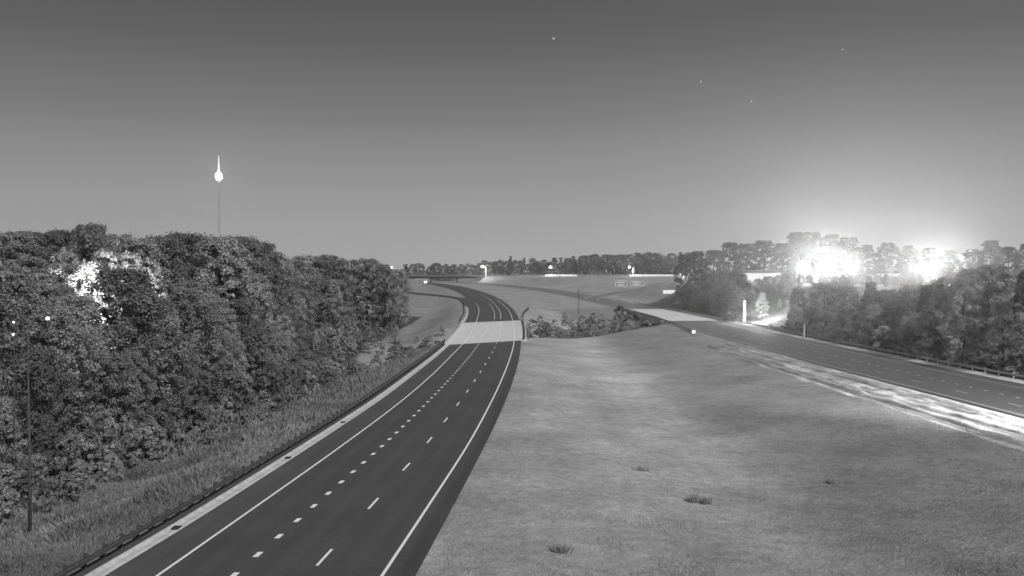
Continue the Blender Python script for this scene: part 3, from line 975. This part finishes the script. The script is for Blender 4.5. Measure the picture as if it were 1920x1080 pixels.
pts = scatter(50, ((68, 200, 130, 400), lambda x, y: rw(x, y) and x < RB(y) + 12), lambda y: 5.4 + y * .006, seed=21)
def right_top(px):
    return np.interp(px, [1280, 1330, 1380, 1440, 1480, 1600, 1700, 1800, 1860, 1920, 2100], [500, 495, 505, 535, 528, 528, 530, 515, 500, 490, 480])
for i, (x, y) in enumerate(pts):
    px = 960 + x / y * 1870
    if 1385 < px < 1480 and 230 < y < 330: continue
    d = x - RB(y)
    zt = px_top(float(right_top(px)) + rnd.uniform(0, 20), y)
    h = np.clip(zt - hz(x, y), 5, 18) * (.55 + .45 * float(sm(0, 7, d)))
    tree('oak' if i % 3 else 'tall', 2 if px < 1400 and i % 3 else 1 if px < 1400 else i * 3 % 4, x, y, float(h), '{t} tree in the front row beyond the greyer carriageway', 'front trees beyond the greyer carriageway', wide=.95)
pts = scatter(45, ((80, 230, 150, 392), lambda x, y: rw(x, y) and x > RB(y) + 10), lambda y: 6.5 + y * .008, seed=22)
for i, (x, y) in enumerate(pts):
    px = 960 + x / y * 1870
    zt = px_top(float(right_top(px)) + rnd.uniform(-6, 10), y)
    h = np.clip(zt - hz(x, y), 4, 18)
    tree('oak' if i % 3 else 'tall', i * 3 % 4, x, y, float(h), '{t} tree on the slope below the floodlights', 'slope trees below the floodlights', wide=.95)
for i in range(14):
    px = 1378 + i * 8.2; y = 335 + (i * 29 % 52); x = px_x(px, y)
    tree('oak', i % 5, x, y, float(np.clip(px_top(536 + (i * 13 % 14), y) - hz(x, y), 4, 12)), '{t} tree on the slope between the white shed and the lit narrow tree', 'slope trees above the lit narrow tree', wide=1.1)
for i in range(16):
    px = 1545 + i * 12; y = 362 + (i * 17 % 34); x = px_x(px, y)
    tree('oak', i % 5, x, y, float(np.clip(px_top(529 + (i * 7 % 9), y) - hz(x, y), 3.5, 12)), '{t} tree on the brow of the hill just below the glare', 'brow trees below the glare', wide=1.2)
for i in range(58):
    y = 128 + i * 4.9 + rnd.uniform(-1.5, 1.5); x = RB(y) + rnd.uniform(-.8, 2.5)
    if 1388 < 960 + x / y * 1870 < 1476: continue
    tree('shrub', i % 3, x, y, rnd.uniform(2.4, 4.8), '{t} shrub under the trees behind the pale guardrail', 'shrubs behind the pale guardrail', 'shrub', 'shrub', wide=1.15)
# far woods
fk = 0
fr = random.Random(4)
px = 748.0
while px < 905:
    y = 990 + fr.uniform(0, 45)
    tree('far', (0, 2, 0, 2, 1)[fr.randrange(5)], px_x(px, y), y, px_top(496 + fr.uniform(-3, 5), y) - hz(px_x(px, y), y), '{t} distant tree in the row behind the overpass', 'trees behind the overpass', wide=fr.uniform(.8, 1.3))
    px += fr.uniform(4, 9)
def far_top(px): return float(np.interp(px, [905, 925, 1030, 1075, 1110, 1140, 1210, 1285], [490, 490, 485, 480, 477, 475, 476, 476]))
for row, (yb, dt) in enumerate(((1100, 0), (1030, 9))):
    px = 908.0 + row * 3
    while px < 1300:
        y = yb + fr.uniform(0, 50)
        tree('far', (0, 2, 0, 2, 1)[fr.randrange(5)], px_x(px, y), y, px_top(far_top(px) + dt + fr.uniform(-2.5, 4), y) - hz(px_x(px, y), y), '{t} distant tree in the %s past the field' % ('tall row' if not row else 'lower row'), 'trees past the field, %s' % ('tall row' if not row else 'lower row'), wide=fr.uniform(.8, 1.4) * (1 if not row else 1.2))
        px += fr.uniform(5, 13)
for px, lab in ((957, 'dark crooked topped tree standing out before the distant row'), (983, 'dark round topped tree standing out before the distant row')):
    y = 960
    tree('far', 1, px_x(px, y), y, px_top(479 if px < 970 else 482, y) - 12, lab, None, wide=.55, z=11.2)
tree('shrub', 1, px_x(1047, 880), 880, 5.0, 'small round bush lit pale beside the second lamp post on the embankment', None, 'bush', 'bush', wide=1.0)

# saplings stepping the wall of the woods down to the bank
pts = scatter(85, ((-60, -20, 74, 215), lambda x, y: float(WB(y)) - 1.5 < x < min(float(WB(y)) + 5.5, float(G_R(y)) - 5) and x > -.53 * y), lambda y: 2.2, seed=31)
for i, (x, y) in enumerate(pts):
    d = x - float(WB(y))
    h = (5.2 - .42 * max(0, d)) * rnd.uniform(.45, 1.05)
    tree('shrub', (1, 0, 2, 0)[i % 4], x, y, max(1.0, h), '{t} sapling stepping down from the woods onto the weedy bank', 'saplings between the woods and the bank', 'shrub', 'shrub', wide=rnd.uniform(.6, .95))

# ------------------------------------------------------------------ grass and weeds (uncountable)
def blades(name, P, h, tone, mat, label):
    n = len(P)
    th = R.uniform(0, 2 * math.pi, n)
    w = h * R.uniform(.25, .6, n)
    lean = R.normal(size=(n, 2)) * (h * .35)[:, None]
    a = np.stack([np.cos(th) * w, np.sin(th) * w, np.zeros(n)], 1)
    V = np.stack([P - a * .5, P + a * .5, P + np.c_[lean, h]], 1).reshape(-1, 3)
    o = link(name, mesh_np(name, V, np.arange(3 * n).reshape(-1, 3), mat, np.repeat(tone, 3)))
    return tag(o, label, kind='stuff')
n = 260000
y = 46 / (1 - R.random(n) * (1 - 46 / 215.0)); lo = np.maximum(WB(y) - 14, -.53 * y - 3); hi = G_R(y) - G_W - 1.2
x = lo + (hi - lo) * R.random(n)
keep = (vnoise(x, y, 4) * .6 + vnoise(x + 50, y, 1.3) * .4 > R.uniform(.02, .62, n)) & (hi > lo)
x, y = x[keep], y[keep]
hh = (.12 + .17 * sm(1, 4, G_R(y) - G_W - x) + .55 * sm(.35, .8, vnoise(x, y, 5) * .6 + vnoise(x, y, 1.8) * .4) * sm(1, 6, G_R(y) - G_W - x)) * R.uniform(.5, 1.4, len(x))
blades('weeds', np.c_[x, y, height(x, y) - .03], hh, (.55 + .6 * vnoise(x, y, 3) + .5 * vnoise(x + 7, y, 8)) * R.uniform(.75, 1.25, len(x)), M['weeds'], 'tangled weeds and long grass on the bank below the guardrail')
n = 150000
y = 46 / (1 - R.random(n) * (1 - 46 / 230.0)); lo = A_R(y) + .25; hi = np.minimum(XL(y) - 10, .53 * y + 3)
x = lo + (hi - lo) * R.random(n)
hh = R.uniform(.04, .11, n) * (1 + .5 * sm(.5, .8, vnoise(x, y, 3)))
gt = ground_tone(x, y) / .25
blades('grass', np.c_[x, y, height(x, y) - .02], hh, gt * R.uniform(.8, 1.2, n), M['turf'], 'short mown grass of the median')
# single dark clumps standing in the median
for px, py, lab in ((1205, 862, 'dark weed clump in the median nearest the pale worn track'), (1300, 912, 'wider dark weed clump of the pair in the middle of the median'), (1322, 913, 'smaller dark weed clump of the pair in the middle of the median'),
                    (1050, 1025, 'dark weed clump in the median close to the lower frame edge'), (1560, 878, 'dark weed clump on the far slope of the median')):
    yy = 28050.0 / (py - 510); xx = px_x(px, yy)
    n = 110
    q = R.normal(size=(n, 2)) * .2; th = R.uniform(0, 6.28, n); hh = R.uniform(.15, .6, n); w = .05
    aa = np.c_[np.cos(th) * w, np.sin(th) * w, np.zeros(n)]; p0 = np.c_[q, np.full(n, -.05)]
    V = np.stack([p0 - aa, p0 + aa, p0 + np.c_[q * .5 + R.normal(size=(n, 2)) * .12, hh]], 1).reshape(-1, 3)
    o = link('weed_clump', mesh_np('weed_clump', V, np.arange(3 * n).reshape(-1, 3), M['leaf_dark'], np.full(3 * n, 1.7)))
    o.location = (xx, yy, hz(xx, yy))
    tag(o, lab, 'weed clump', 'dark weed clumps in the median')

# ------------------------------------------------------------------ overpass and interchange
ov = empty('overpass', (-62, 905, 11.3))
MB().box((0, 0, -.35), (66, 11, .7)).build('deck', M['dark_concrete'], ov)
for s in (-1, 1):
    MB().prism([(-.2, 0), (.2, 0), (.12, 1.0), (-.12, 1.0)], -33, 33).build('parapet', M['dark_concrete'], ov).rotation_euler = (0, 0, math.pi / 2)
for o, s in zip([c for c in bpy.data.objects if c.parent == ov and c.name.startswith('parapet')], (-1, 1)):
    o.location = (0, s * 5.2, .003)
for k in range(4):
    MB().box((0, -4 + k * 2.66, -1.35), (65.5, .5, 1.29)).build('girder', M['steel_dark'], ov)
for xx in (-12, 12):
    mb = MB()
    for k in (-3.5, 0, 3.5): mb.tube([(xx, k, -8), (xx, k, -2.9)], .5, 10)
    mb.box((xx, 0, -2.45), (1.2, 9.6, .85)); mb.build('pier', M['dark_concrete'], ov)
for xx in (-32.2, 32.2): MB().box((xx, 0, -3.8), (1.4, 10.6, 6.0)).build('abutment', M['dark_concrete'], ov)
tag(ov, 'low dark overpass crossing the carriageways in front of the distant trees', 'overpass')
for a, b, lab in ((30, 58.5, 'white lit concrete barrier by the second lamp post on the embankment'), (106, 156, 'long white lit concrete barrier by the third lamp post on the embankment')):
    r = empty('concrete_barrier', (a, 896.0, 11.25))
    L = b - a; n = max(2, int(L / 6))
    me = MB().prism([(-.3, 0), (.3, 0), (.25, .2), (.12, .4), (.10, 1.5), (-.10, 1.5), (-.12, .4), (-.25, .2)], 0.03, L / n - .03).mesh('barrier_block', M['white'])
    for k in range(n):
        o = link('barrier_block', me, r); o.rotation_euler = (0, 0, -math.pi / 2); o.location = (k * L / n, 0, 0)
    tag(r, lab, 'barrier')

def light(name, kind, loc, energy, parent=None, size=.3, aim=None, spot=None, blend=.5):
    d = bpy.data.lights.new(name, kind)
    d.energy = energy
    if kind in ('POINT', 'SPOT'): d.shadow_soft_size = size
    if kind == 'SPOT':
        d.spot_size = math.radians(spot); d.spot_blend = blend
    o = bpy.data.objects.new(name, d)
    C.objects.link(o)
    o.location = loc
    if aim is not None:
        v = np.array(aim, float) - np.array(loc, float)
        o.rotation_euler = (math.atan2(math.hypot(v[0], v[1]), -v[2]), 0, math.atan2(v[1], v[0]) - math.pi / 2)
    if parent is not None:
        o.parent = parent
    return o

def lamp_post(x, y, h, label, energy, head=.55, polemat='grey', arm=1.8, rz=0.0, z=None, lit=True, group=None, pole_r=.13, bulb='bulb'):
    r = empty('street_lamp', (x, y, hz(x, y) if z is None else z), rz)
    MB().tube([(0, 0, -.5), (0, 0, h)], [pole_r, pole_r * .6], 8).build('pole', M[polemat], r)
    MB().tube([(0, 0, h - .1), (-arm * .5, 0, h + .35), (-arm, 0, h + .4)], .06, 6).build('arm', M[polemat], r)
    hd = MB().box((-arm - head * .6, 0, h + .42), (head * 1.8, head * .9, head * .35), 0, .7).build('head', M['grey'], r)
    if lit:
        MB().sphere((-arm - head * .6, 0, h + .2), head * .6, .7).build('lamp_lens', M[bulb], hd)
        light('lamp_light', 'POINT', (-arm - head * .6, -head * 1.2, h - .5), energy, r, .4)
    tag(r, label, 'street lamp', group)
    return r
lamp_post(px_x(911, 893), 893, 8.5, 'lamp post with a big glare at the near end of the embankment beside the overpass', 9000, 1.6, 'white', 2.2, 0, 11.2, pole_r=.5)
lamp_post(px_x(1036, 893), 893, 8.0, 'lamp post glaring above the shorter white barrier', 7000, 1.5, 'grey', 1.2, 0, 11.2)
lamp_post(px_x(1187, 892), 892, 8.0, 'lamp post with a pale lit pole at the start of the long white barrier', 9000, 1.3, 'white', 2.6, 0, 11.2, pole_r=.42)
lamp_post(px_x(739, 600), 600, px_top(502, 600) - hz(px_x(739, 600), 600), 'small distant lamp peeping over the low skyline of the woods', 500, .7, 'grey', 1.0)
lamp_post(px_x(1085, 384), 384, 9.2, 'unlit lamp post with a curved arm in the grass before the far bridge', 0, .6, 'steel_dark', -2.6, lit=False, pole_r=.16)

# low white wall strip lit at the field edge by the trees
wl = empty('retaining_wall', (px_x(1243, 470), 470, hz(px_x(1262, 470), 470)))
for k in range(4):
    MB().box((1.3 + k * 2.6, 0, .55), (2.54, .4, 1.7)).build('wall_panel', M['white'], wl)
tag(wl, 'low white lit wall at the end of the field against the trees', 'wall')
r = lamp_post(px_x(1281, 466), 466, 6.6, 'lamp post in front of the dark trees above the low white wall', 1600, .35, 'white', .9, 0, hz(px_x(1281, 466), 466), pole_r=.18, bulb='small_lamp')

# guide signs in the field
def sign(px, y, w, h, zc, label):
    r = empty('guide_sign', (px_x(px, y), y, hz(px_x(px, y), y)))
    z = zc - r.location.z
    for s in (-.32, .32):
        MB().box((s * w, .12, z / 2 - .1), (.22, .2, z + .2)).build('post', M['steel_pale'], r)
    pn = MB().box((0, 0, z), (w, .12, h)).build('panel', M['grey'], r)
    t = .16
    mb = MB()
    for s in (-1, 1):
        mb.box((s * (w / 2 - t / 2), -.075, z), (t, .03, h)); mb.box((0, -.075, z + s * (h / 2 - t / 2)), (w - 2 * t, .03, t))
    mb.build('border', M['paint'], pn)
    for row, rw_ in ((.2, .62), (-.22, .45)):
        MB().box((-w * .04, -.075, z + row * h), (w * rw_, .03, h * .13)).build('legend_bar', M['paint'], pn)
    tag(r, label, 'road sign')
    return r
sign(1165, 640, 7.6, 4.0, 7.6, 'squarer of two pale framed guide signs in the field')
sign(1195, 655, 9.2, 3.2, 7.6, 'wider and lower of two pale framed guide signs in the field')

# ------------------------------------------------------------------ vehicles
def car(x, y, z, rz, label, paint, lights_on=True, e=60):
    r = empty('car', (x, y, z), rz)
    prof = [(-2.2, .35), (-2.25, .75), (-2.1, .95), (-1.15, 1.02), (-.55, 1.45), (.9, 1.48), (1.75, 1.05), (2.15, .98), (2.25, .6), (2.2, .35)]
    b = MB(); n = len(prof)
    for s, k in ((-.86, 1.0), (-.80, 1.0), (.80, 1.0), (.86, 1.0)):
        for a, u in prof:
            inset = .78 if u > 1.2 else 1.0
            b.v.append((s * inset * (1 if abs(s) < .82 else .99), -a, u if abs(s) < .82 else u * .97 + .02))
    for i in range(3):
        for k in range(n):
            k2 = (k + 1) % n
            b.f.append((i*n + k, i*n + k2, (i+1)*n + k2, (i+1)*n + k))
    b.f.append(tuple(range(n))[::-1]); b.f.append(tuple(3*n + k for k in range(n)))
    b.build('body', paint, r)
    w = MB()
    w.v = [(-.66, .62, 1.38), (.66, .62, 1.38), (.78, 1.12, 1.08), (-.78, 1.12, 1.08)]
    w.v = [(a, yb + .03, zb + .02) for a, yb, zb in w.v]; w.f = [(0, 1, 2, 3), (3, 2, 1, 0)][:1]
    w.build('windscreen', M['glass'], r)
    wm = MB().tube([(-.11, 0, 0), (.11, 0, 0)], .33, 14).mesh('wheel', M['dark'])
    for sx_ in (-.8, .8):
        for sy in (-1.4, 1.4):
            o = link('wheel', wm, r); o.location = (sx_, sy, .33)
    for s in (-.62, .62):
        MB().sphere((s, 2.2, .72), .17, .8, 8, 5).build('headlight', M['flood'] if lights_on else M['glass'], r)
        MB().box((s, -2.24, .82), (.32, .06, .14)).build('tail_light', M['grey'], r)
    if lights_on:
        light('headlight_beam', 'SPOT', (0, 2.5, .75), e, r, .2, (0, 30, .2), 60)
    tag(r, label, 'car')
    return r
yy = 868.0; xx = px_x(797, yy)
car(xx, yy, float(zr(yy)), math.pi + .2, 'distant car with bright headlights coming from under the overpass', M['grey'], True, 3000)
cx, cy = px_x(1458, 268), 268.0
c2 = car(cx, cy, hz(cx, cy), math.radians(60), 'white overexposed car at the foot of the lit narrow tree behind the guardrail', M['white'], False)

# ------------------------------------------------------------------ poles beside the greyer carriageway
def pole(x, y, h, r0, label, mat):
    r = empty('utility_pole', (x, y, hz(x, y)))
    MB().tube([(0, 0, -.5), (0, 0, h)], [r0, r0 * .85], 10).build('shaft', mat, r)
    MB().tube([(0, 0, h), (0, 0, h + .08)], [r0 * 1.15, r0 * 1.0], 10).build('cap', mat, r)
    tag(r, label, 'pole')
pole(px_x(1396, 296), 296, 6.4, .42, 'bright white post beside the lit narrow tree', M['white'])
pole(px_x(1508, 222), 222, 3.4, .22, 'short pale post in front of the dark trees, beyond the guardrail', M['steel_pale'])

# yard lamp that lights the tree beside the white post, standing on the car's far side
def yard_lamp(x, y, h, label, energy, lens=.25, bulb='bulb', away=False, aim=None, dark=False):
    r = empty('yard_lamp', (x, y, hz(x, y)))
    MB().tube([(0, 0, -.3), (0, 0, h)], .07, 8).build('pole', M['bark'], r)
    MB().box((0, 0, h + .12), (.5, .5, .18), 0, .6).build('hood', M['grey'], r)
    MB().sphere((0, -.05, h - .12), lens, .7).build('lamp_lens', M[bulb], r)
    if away:
        light('lamp_light', 'SPOT', (0, .35, h - .3), energy, r, .25, aim or (-1.5, 14, h - 2.5), 150, .4)
    else:
        light('lamp_light', 'POINT', (0, .45, h - .2), energy, r, .25)
    tag(r, label, 'yard lamp')
    return r
yard_lamp(px_x(1428, 289), 289, 3.2, 'low yard lamp between the white car and the lit narrow tree', 28000, .1, 'small_lamp')
lx, ly = px_x(186, 197), 197.0
yard_lamp(lx, ly, 14.5, 'yard lamp hidden in the woods lighting the white trees', 82000, .12, 'small_lamp', True)
for px, py, lab in ((90, 597, 'bright small house lamp showing through the dark woods'), (26, 604, 'faint house lamp close to the frame edge, upper of two'), (25, 627, 'faint house lamp close to the frame edge, lower of two')):
    d = 88.0
    x = px_x(px, d); ztop = px_top(py, d)
    r = empty('house_lamp', (x, d, hz(x, d)))
    hgt = ztop - hz(x, d)
    MB().tube([(0, 0, -.3), (0, 0, hgt)], .022, 6).build('pole', M['bark'], r)
    MB().sphere((0, -.1, hgt), .15 if px == 90 else .09, .8).build('lamp_lens', M['small_lamp'], r)
    tag(r, lab, 'lamp')

# ------------------------------------------------------------------ floodlit yard on the hill
def shed(x0, x1, y, d, h, label, doors):
    z = hz((x0 + x1) / 2, y)
    r = empty('building', ((x0 + x1) / 2, y, z - .3))
    w = x1 - x0
    MB().box((0, d / 2, h / 2), (w, d, h)).build('wall', M['white'], r)
    rf = MB(); rf.prism([(-d / 2 - .4, h + .003), (d / 2 + .4, h + .003), (0, h + d * .12)], -w / 2 - .4, w / 2 + .4)
    o = rf.build('roof', M['roof'], r); o.rotation_euler = (0, 0, math.pi / 2); o.location = (0, d / 2, 0)
    for k in range(doors):
        px_ = -w / 2 + (k + .5) * w / doors
        MB().box((px_, -.03, 1.7), (min(3.0, w / doors * .6), .08, 3.2)).build('door', M['grey'], r)
    tag(r, label, 'building')
shed(px_x(1398, 418), px_x(1466, 418), 418, 9, 5.4, 'low white lit shed nearest the field end of the floodlit hill', 0)
shed(px_x(1505, 440), px_x(1600, 440), 440, 12, 5.6, 'white building drowned in the largest glare on the hill', 4)
shed(px_x(1636, 432), px_x(1690, 432), 432, 8, 4.6, 'small pale lit building between the two big glares', 2)
for i, (px, y, tp) in enumerate([(1388, 408, 505), (1424, 404, 522), (1452, 402, 520), (1474, 412, 500), (1490, 415, 492), (1500, 436, 470), (1524, 452, 462), (1552, 430, 474), (1572, 452, 464), (1600, 436, 472), (1614, 420, 488),
                                 (1632, 415, 505), (1652, 412, 500), (1668, 410, 502), (1694, 424, 492), (1712, 434, 484), (1762, 434, 484), (1778, 428, 492)]):
    x = px_x(px, y)
    tree('oak', i % 5, x, y, max(3.0, px_top(tp, y) - hz(x, y)), '{t} tree among the floodlights and white sheds on the hill', 'trees among the floodlights', wide=.95)

def flood(px, py, y, label, energy, n=2, lens=1.0, aim=None, h=None):
    x = px_x(px, y); z0 = hz(x, y); hgt = px_top(py, y) - z0
    r = empty('floodlight', (x, y, z0))
    MB().tube([(0, 0, -.5), (0, 0, hgt)], [.22, .12], 8).build('pole', M['steel_pale'], r)
    MB().box((0, 0, hgt), (n * lens * 1.4, .15, .15)).build('crossbar', M['steel_pale'], r)
    for k in range(n):
        xx = (k - (n - 1) / 2) * lens * 1.35
        hd = MB().box((xx, -.2, hgt + .1), (lens * 1.1, .35, lens * .8)).build('lamp_head', M['grey'], r)
        MB().sphere((xx, -.45, hgt + .1), lens * .45, .85).build('lamp_lens', M['flood'], hd)
    light('flood_beam', 'SPOT', (0, -1.6, hgt + .1), energy, r, .8, (-x * .22, -60, hgt - 4), 95, .5)
    light('flood_spill', 'POINT', (0, -1.2, hgt - .6), energy * (.11 if 1480 < px < 1620 else .015), r, .5)
    tag(r, label, 'floodlight', 'floodlights on the hill')
    return r
flood(1508, 494, 424, 'floodlight at the field end of the largest glare', 46000, 2, 1.9)
flood(1545, 484, 426, 'tallest floodlight in the middle of the largest glare', 72000, 3, 2.1)
flood(1584, 490, 424, 'floodlight at the frame side end of the largest glare', 46000, 2, 1.9)
flood(1545, 506, 408, 'low floodlight in front of the others in the largest glare', 44000, 2, 1.9)
flood(1735, 496, 400, 'single floodlight making the second largest round glare', 185000, 2, 2.3)
flood(1800, 482, 420, 'small floodlight past the second glare, nearest the frame edge', 22000, 1, 1.3)

# unseen lamp added outside the picture, replacing headlights that rake the rutted verge
lp = empty('street_lamp', (58.5, 74.0, 0))
lp.location.z = hz(58.5, 74)
MB().tube([(14.5, 0, -.5), (14.5, 0, 7)], [.14, .08], 8).build('pole', M['grey'], lp)
MB().tube([(14.5, 0, 6.9), (8, 0, 7.3), (0, 0, 7.3)], .08, 6).build('arm', M['grey'], lp)
MB().box((-.4, 0, 7.3), (1.0, .5, .2)).build('head', M['grey'], lp)
light('lamp_light', 'SPOT', (0, .3, 7.0), 340000, lp, .3, (-9.5, 46, 0), 58, .9)
tag(lp, 'added unseen lamp over the greyer carriageway, lighting the verge', 'street lamp')

# ------------------------------------------------------------------ lattice mast
TY = 900.0
tx = px_x(411, TY)
tz = hz(tx, TY)
tw = empty('radio_mast', (tx, TY, tz))
top = px_top(292, TY) - tz
bz = px_top(331, TY) - tz
a3 = [(math.cos(2.1 * k + .3) * .9, math.sin(2.1 * k + .3) * .9) for k in range(3)]
for k in range(3):
    MB().tube([(a3[k][0], a3[k][1], -1), (a3[k][0], a3[k][1], bz)], .11, 5).build('leg', M['grey'], tw)
lat = MB()
zz = 0.0; i = 0
while zz < bz - 2:
    for k in range(3):
        p, q = a3[k], a3[(k + 1) % 3]
        lat.tube([(p[0], p[1], zz), (q[0], q[1], zz + 2.0)], .05, 4, False)
        lat.tube([(p[0], p[1], zz), (q[0], q[1], zz)], .05, 4, False)
    zz += 2.0
lat.build('lattice', M['grey'], tw)
MB().tube([(0, 0, bz), (0, 0, bz + 7), (0, 0, top)], [1.1, .75, .2], 8).build('antenna', M['beacon_glow'], tw)  # antenna glows by itself, standing in for the beacon's flare along it
MB().sphere((0, 0, bz), 2.9, 1.3, 14, 10).build('beacon', M['beacon'], tw)  # bulb oversized to take in the beacon's flare
tag(tw, 'thin radio mast with a white glowing beacon rising behind the woods', 'mast')

# ------------------------------------------------------------------ stars
for px, py, lab, m, rr in ((1038, 72, 'bright star high above the centre, next after the caption strip', 'star', 5.0), (1580, 93, 'small star highest on the far side of the sky', 'star', 4.0), (1314, 153, 'star in the middle of the upper sky', 'star', 4.5),
                           (1409, 190, 'star lowest of the group in the upper sky', 'star', 4.5), (822, 172, 'very faint star above the bridge', 'star_faint', 4.0), (52, 342, 'faint star above the woods near the frame edge', 'star_faint', 5.0)):
    D = 6000.0
    a = math.atan(30 / 1870.0)
    u, v = (px - 960) / 1870.0, -(py - 540) / 1870.0
    dvec = np.array([u, math.cos(a) + v * math.sin(a), -math.sin(a) + v * math.cos(a)]) * D
    o = MB().sphere((0, 0, 0), rr, 1.0, 8, 6).build('star', M[m])
    o.location = (dvec[0], dvec[1], dvec[2] + CAM_H)
    tag(o, lab.replace(', next after the caption strip', ''), 'star', 'stars in the night sky')

# ------------------------------------------------------------------ thin night haze
hz_m = bpy.data.materials.new('haze')
hz_m.use_nodes = True
t = hz_m.node_tree
t.nodes.clear()
o_ = t.nodes.new('ShaderNodeOutputMaterial')
pv = t.nodes.new('ShaderNodeVolumePrincipled')
pv.inputs['Color'].default_value = (.95, .95, .95, 1)
pv.inputs['Density'].default_value = .00030
pv.inputs['Anisotropy'].default_value = .85
t.links.new(pv.outputs[0], o_.inputs['Volume'])
hb = MB().box((0, 1270, 68), (3200, 2760, 180)).build('haze', hz_m)
tag(hb, 'thin night haze over the road', kind='stuff')
